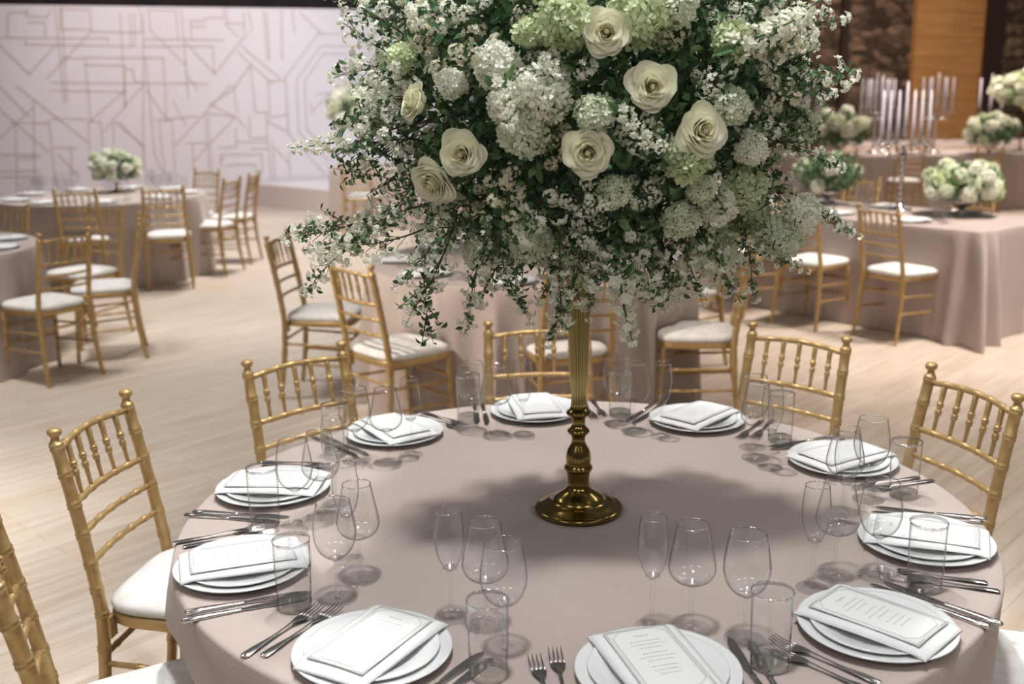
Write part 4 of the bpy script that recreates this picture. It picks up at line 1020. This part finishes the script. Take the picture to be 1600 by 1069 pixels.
def low_bouquet(label, loc, s, tall=0.0, dark=False, n=26, white=.7, seed=1, flat=.62):
    rnd = random.Random(seed); g = thing('flower_bouquet', label, 'flowers', loc)
    if tall:
        ob('stand', MB().lathe([(.001, 0), (.09, 0), (.09, .01), (.03, .025), (.012, .06), (.010, tall*.6), (.02, tall), (.001, tall)], 20, cap=False).mesh('bouquet_stand', M['brass']), g)
    else:
        ob('bowl', MB().lathe([(.001, 0), (.05, 0), (.03, .012), (.014, .035), (.03, .06), (.085, .09), (.10, .115), (.095, .12), (.001, .10)], 24, cap=False).mesh('bouquet_bowl', M['silver']), g)
        tall = .10
    cz = tall + s*flat*.85; fm = MB()
    for k in range(700):
        d = Vector((rnd.gauss(0, 1), rnd.gauss(0, 1), rnd.gauss(0, 1))).normalized()*rnd.uniform(.5, 1.02)
        if d.z < -.8: continue
        leaf(fm, rmat(Vector((d.x*s, d.y*s, cz+d.z*s*flat)), Vector((rnd.uniform(-1, 1), rnd.uniform(-1, 1), rnd.uniform(-1, 1))), 0), s*rnd.uniform(.12, .2), s*.10, 0 if rnd.random() < (.85 if dark else .45) else 1)
    ob('foliage', fm.mesh('bouquet_foliage', [M['leaf'], M['leaf_light']], False), g, kind='stuff')
    for k, d in enumerate(fib(n)):
        if d.z < -.55: continue
        d = (d+Vector((rnd.uniform(-.2, .2), rnd.uniform(-.2, .2), rnd.uniform(-.2, .2)))).normalized()
        u = rnd.random()
        me = hyd_w[k % 2] if u < white*.6 else hyd_gw[k % 2] if u < white else (hyd_g[k % 2] if not dark else None)
        if me is None: continue
        q = rnd.uniform(.78, 1.02)
        ob('bloom', me, g, mtx=rmat((d.x*s*q, d.y*s*q, cz+d.z*s*flat*q), d, rnd.uniform(0, 6), s/.22*rnd.uniform(.9, 1.35)))
    return g
low_bouquet('round white and green bouquet on the far left table, before the backdrop', (-3.87, 10.6, TZ), .22, .10, n=34, white=.95, seed=3, flat=.72)
low_bouquet('wide pale green and white bouquet on the long right table near the right edge', (3.28, 7.78, TZ), .27, n=40, white=.8, seed=4, flat=.55)
low_bouquet('dark leafy low bouquet on the long right table left of the candelabra', (2.55, 8.62, TZ), .27, dark=True, n=30, white=.35, seed=5, flat=.62)
low_bouquet('dark olive bouquet on the second row right table, left end', (4.55, 15.0, TZ), .42, dark=True, n=30, white=.25, seed=6)
low_bouquet('dark green bouquet on the second row right table, right end', (6.6, 14.9, TZ), .36, dark=True, n=30, white=.4, seed=7)
low_bouquet('tall stand bouquet of pale green blossoms at the upper right edge', (7.25, 15.4, TZ), .40, .62, n=40, white=.8, seed=8, flat=.62)
low_bouquet('white bouquet on a tall stand seen left of the main arrangement, near the stage', (-1.95, 14.0, TZ), .37, .50, n=40, white=.98, seed=10, flat=.75)

def build_candelabra():
    g = thing('candelabra', 'candelabra', 'candelabra')
    ob('base', MB().lathe([(.001, 0), (.09, 0), (.092, .008), (.06, .018), (.03, .03), (.014, .05), (.012, .07)], 24, cap=False).mesh('candelabra_base', M['silver']), g)
    pr = [(.012, .06)]
    for k in range(9): z = .07+.045*k; pr += [(.012, z), (.019, z+.015), (.019, z+.028), (.011, z+.042)]
    ob('crystal_column', MB().lathe(pr+[(.02, .49), (.001, .50)], 12, cap=False).mesh('candelabra_column', M['silver']), g)
    am = MB().tube([(0, 0, .44), (.08, 0, .40), (.15, 0, .43), (.17, 0, .48)], [.007]*4, 8).lathe([(.01, .478), (.035, .487), (.036, .492), (.012, .49)], 14, Matrix.Translation((.17, 0, 0)), cap=False).mesh('arm', M['silver'])
    tube = MB().lathe([(.032, .49), (.036, .56), (.034, .75), (.033, .84)], 16, cap=False).mesh('glass_chimney', M['glass_far'])
    can = MB().lathe([(.001, .49), (.0135, .49), (.012, .70), (.0085, .885), (.003, .895), (.001, .905)], 10, cap=False).mesh('candle', M['candle'])
    for k in range(6):
        a = 2*PI*k/6+.3; mt = Matrix.Rotation(a, 4, 'Z')
        ob('arm', am, g, mtx=mt); mt2 = mt @ Matrix.Translation((.17, 0, 0)) @ Matrix.Rotation(-a, 4, 'Z')
        ob('glass_chimney', tube, g, mtx=mt2); ob('candle', can, g, mtx=mt2)
    ob('candle', can, g, mtx=Matrix.Translation((0, 0, .06))); ob('glass_chimney', tube, g, mtx=Matrix.Translation((0, 0, .06)))
    return g
cnd = Maker(build_candelabra)
cnd('crystal candelabra on the long right table with pale candles in glass chimneys', (2.99, 8.22, TZ), .2)
for lab, x, y, a in (('candelabra on the second row right table, left of the orange oak boards', 4.05, 14.95, .1), ('candelabra on the second row right table, in front of the oak boards', 5.15, 15.35, .6),
                  ('candelabra on the second row right table, right part', 5.95, 15.2, .3), ('candelabra on the farthest right table near the right edge', 8.1, 18.4, .9),
                  ('candelabra on the farthest right table, its left end', 6.3, 18.5, .4)):
    o = cnd(lab, (x, y, TZ), a); o.scale = (1.15, 1.15, 1.15)

# bits dropped on the cloth
for i, (x, y) in enumerate(((.36, 2.42), (.52, 2.33), (-.02, 2.33), (.40, 2.15), (.62, 2.6), (-.08, 1.96), (.50, 2.06))):
    m = MB(); floret(m, rmat((0, 0, .002), (.2, .1, 1), 0), .0055, 0, 3, .3)
    thing('fallen_petal', 'tiny petal crumb dropped on the taupe cloth near the brass foot', 'petal', (x, y, TZ+.001), i, 'crumbs of petals on the cloth', me=m.mesh('fallen_petal', M['petal_cream'], False))
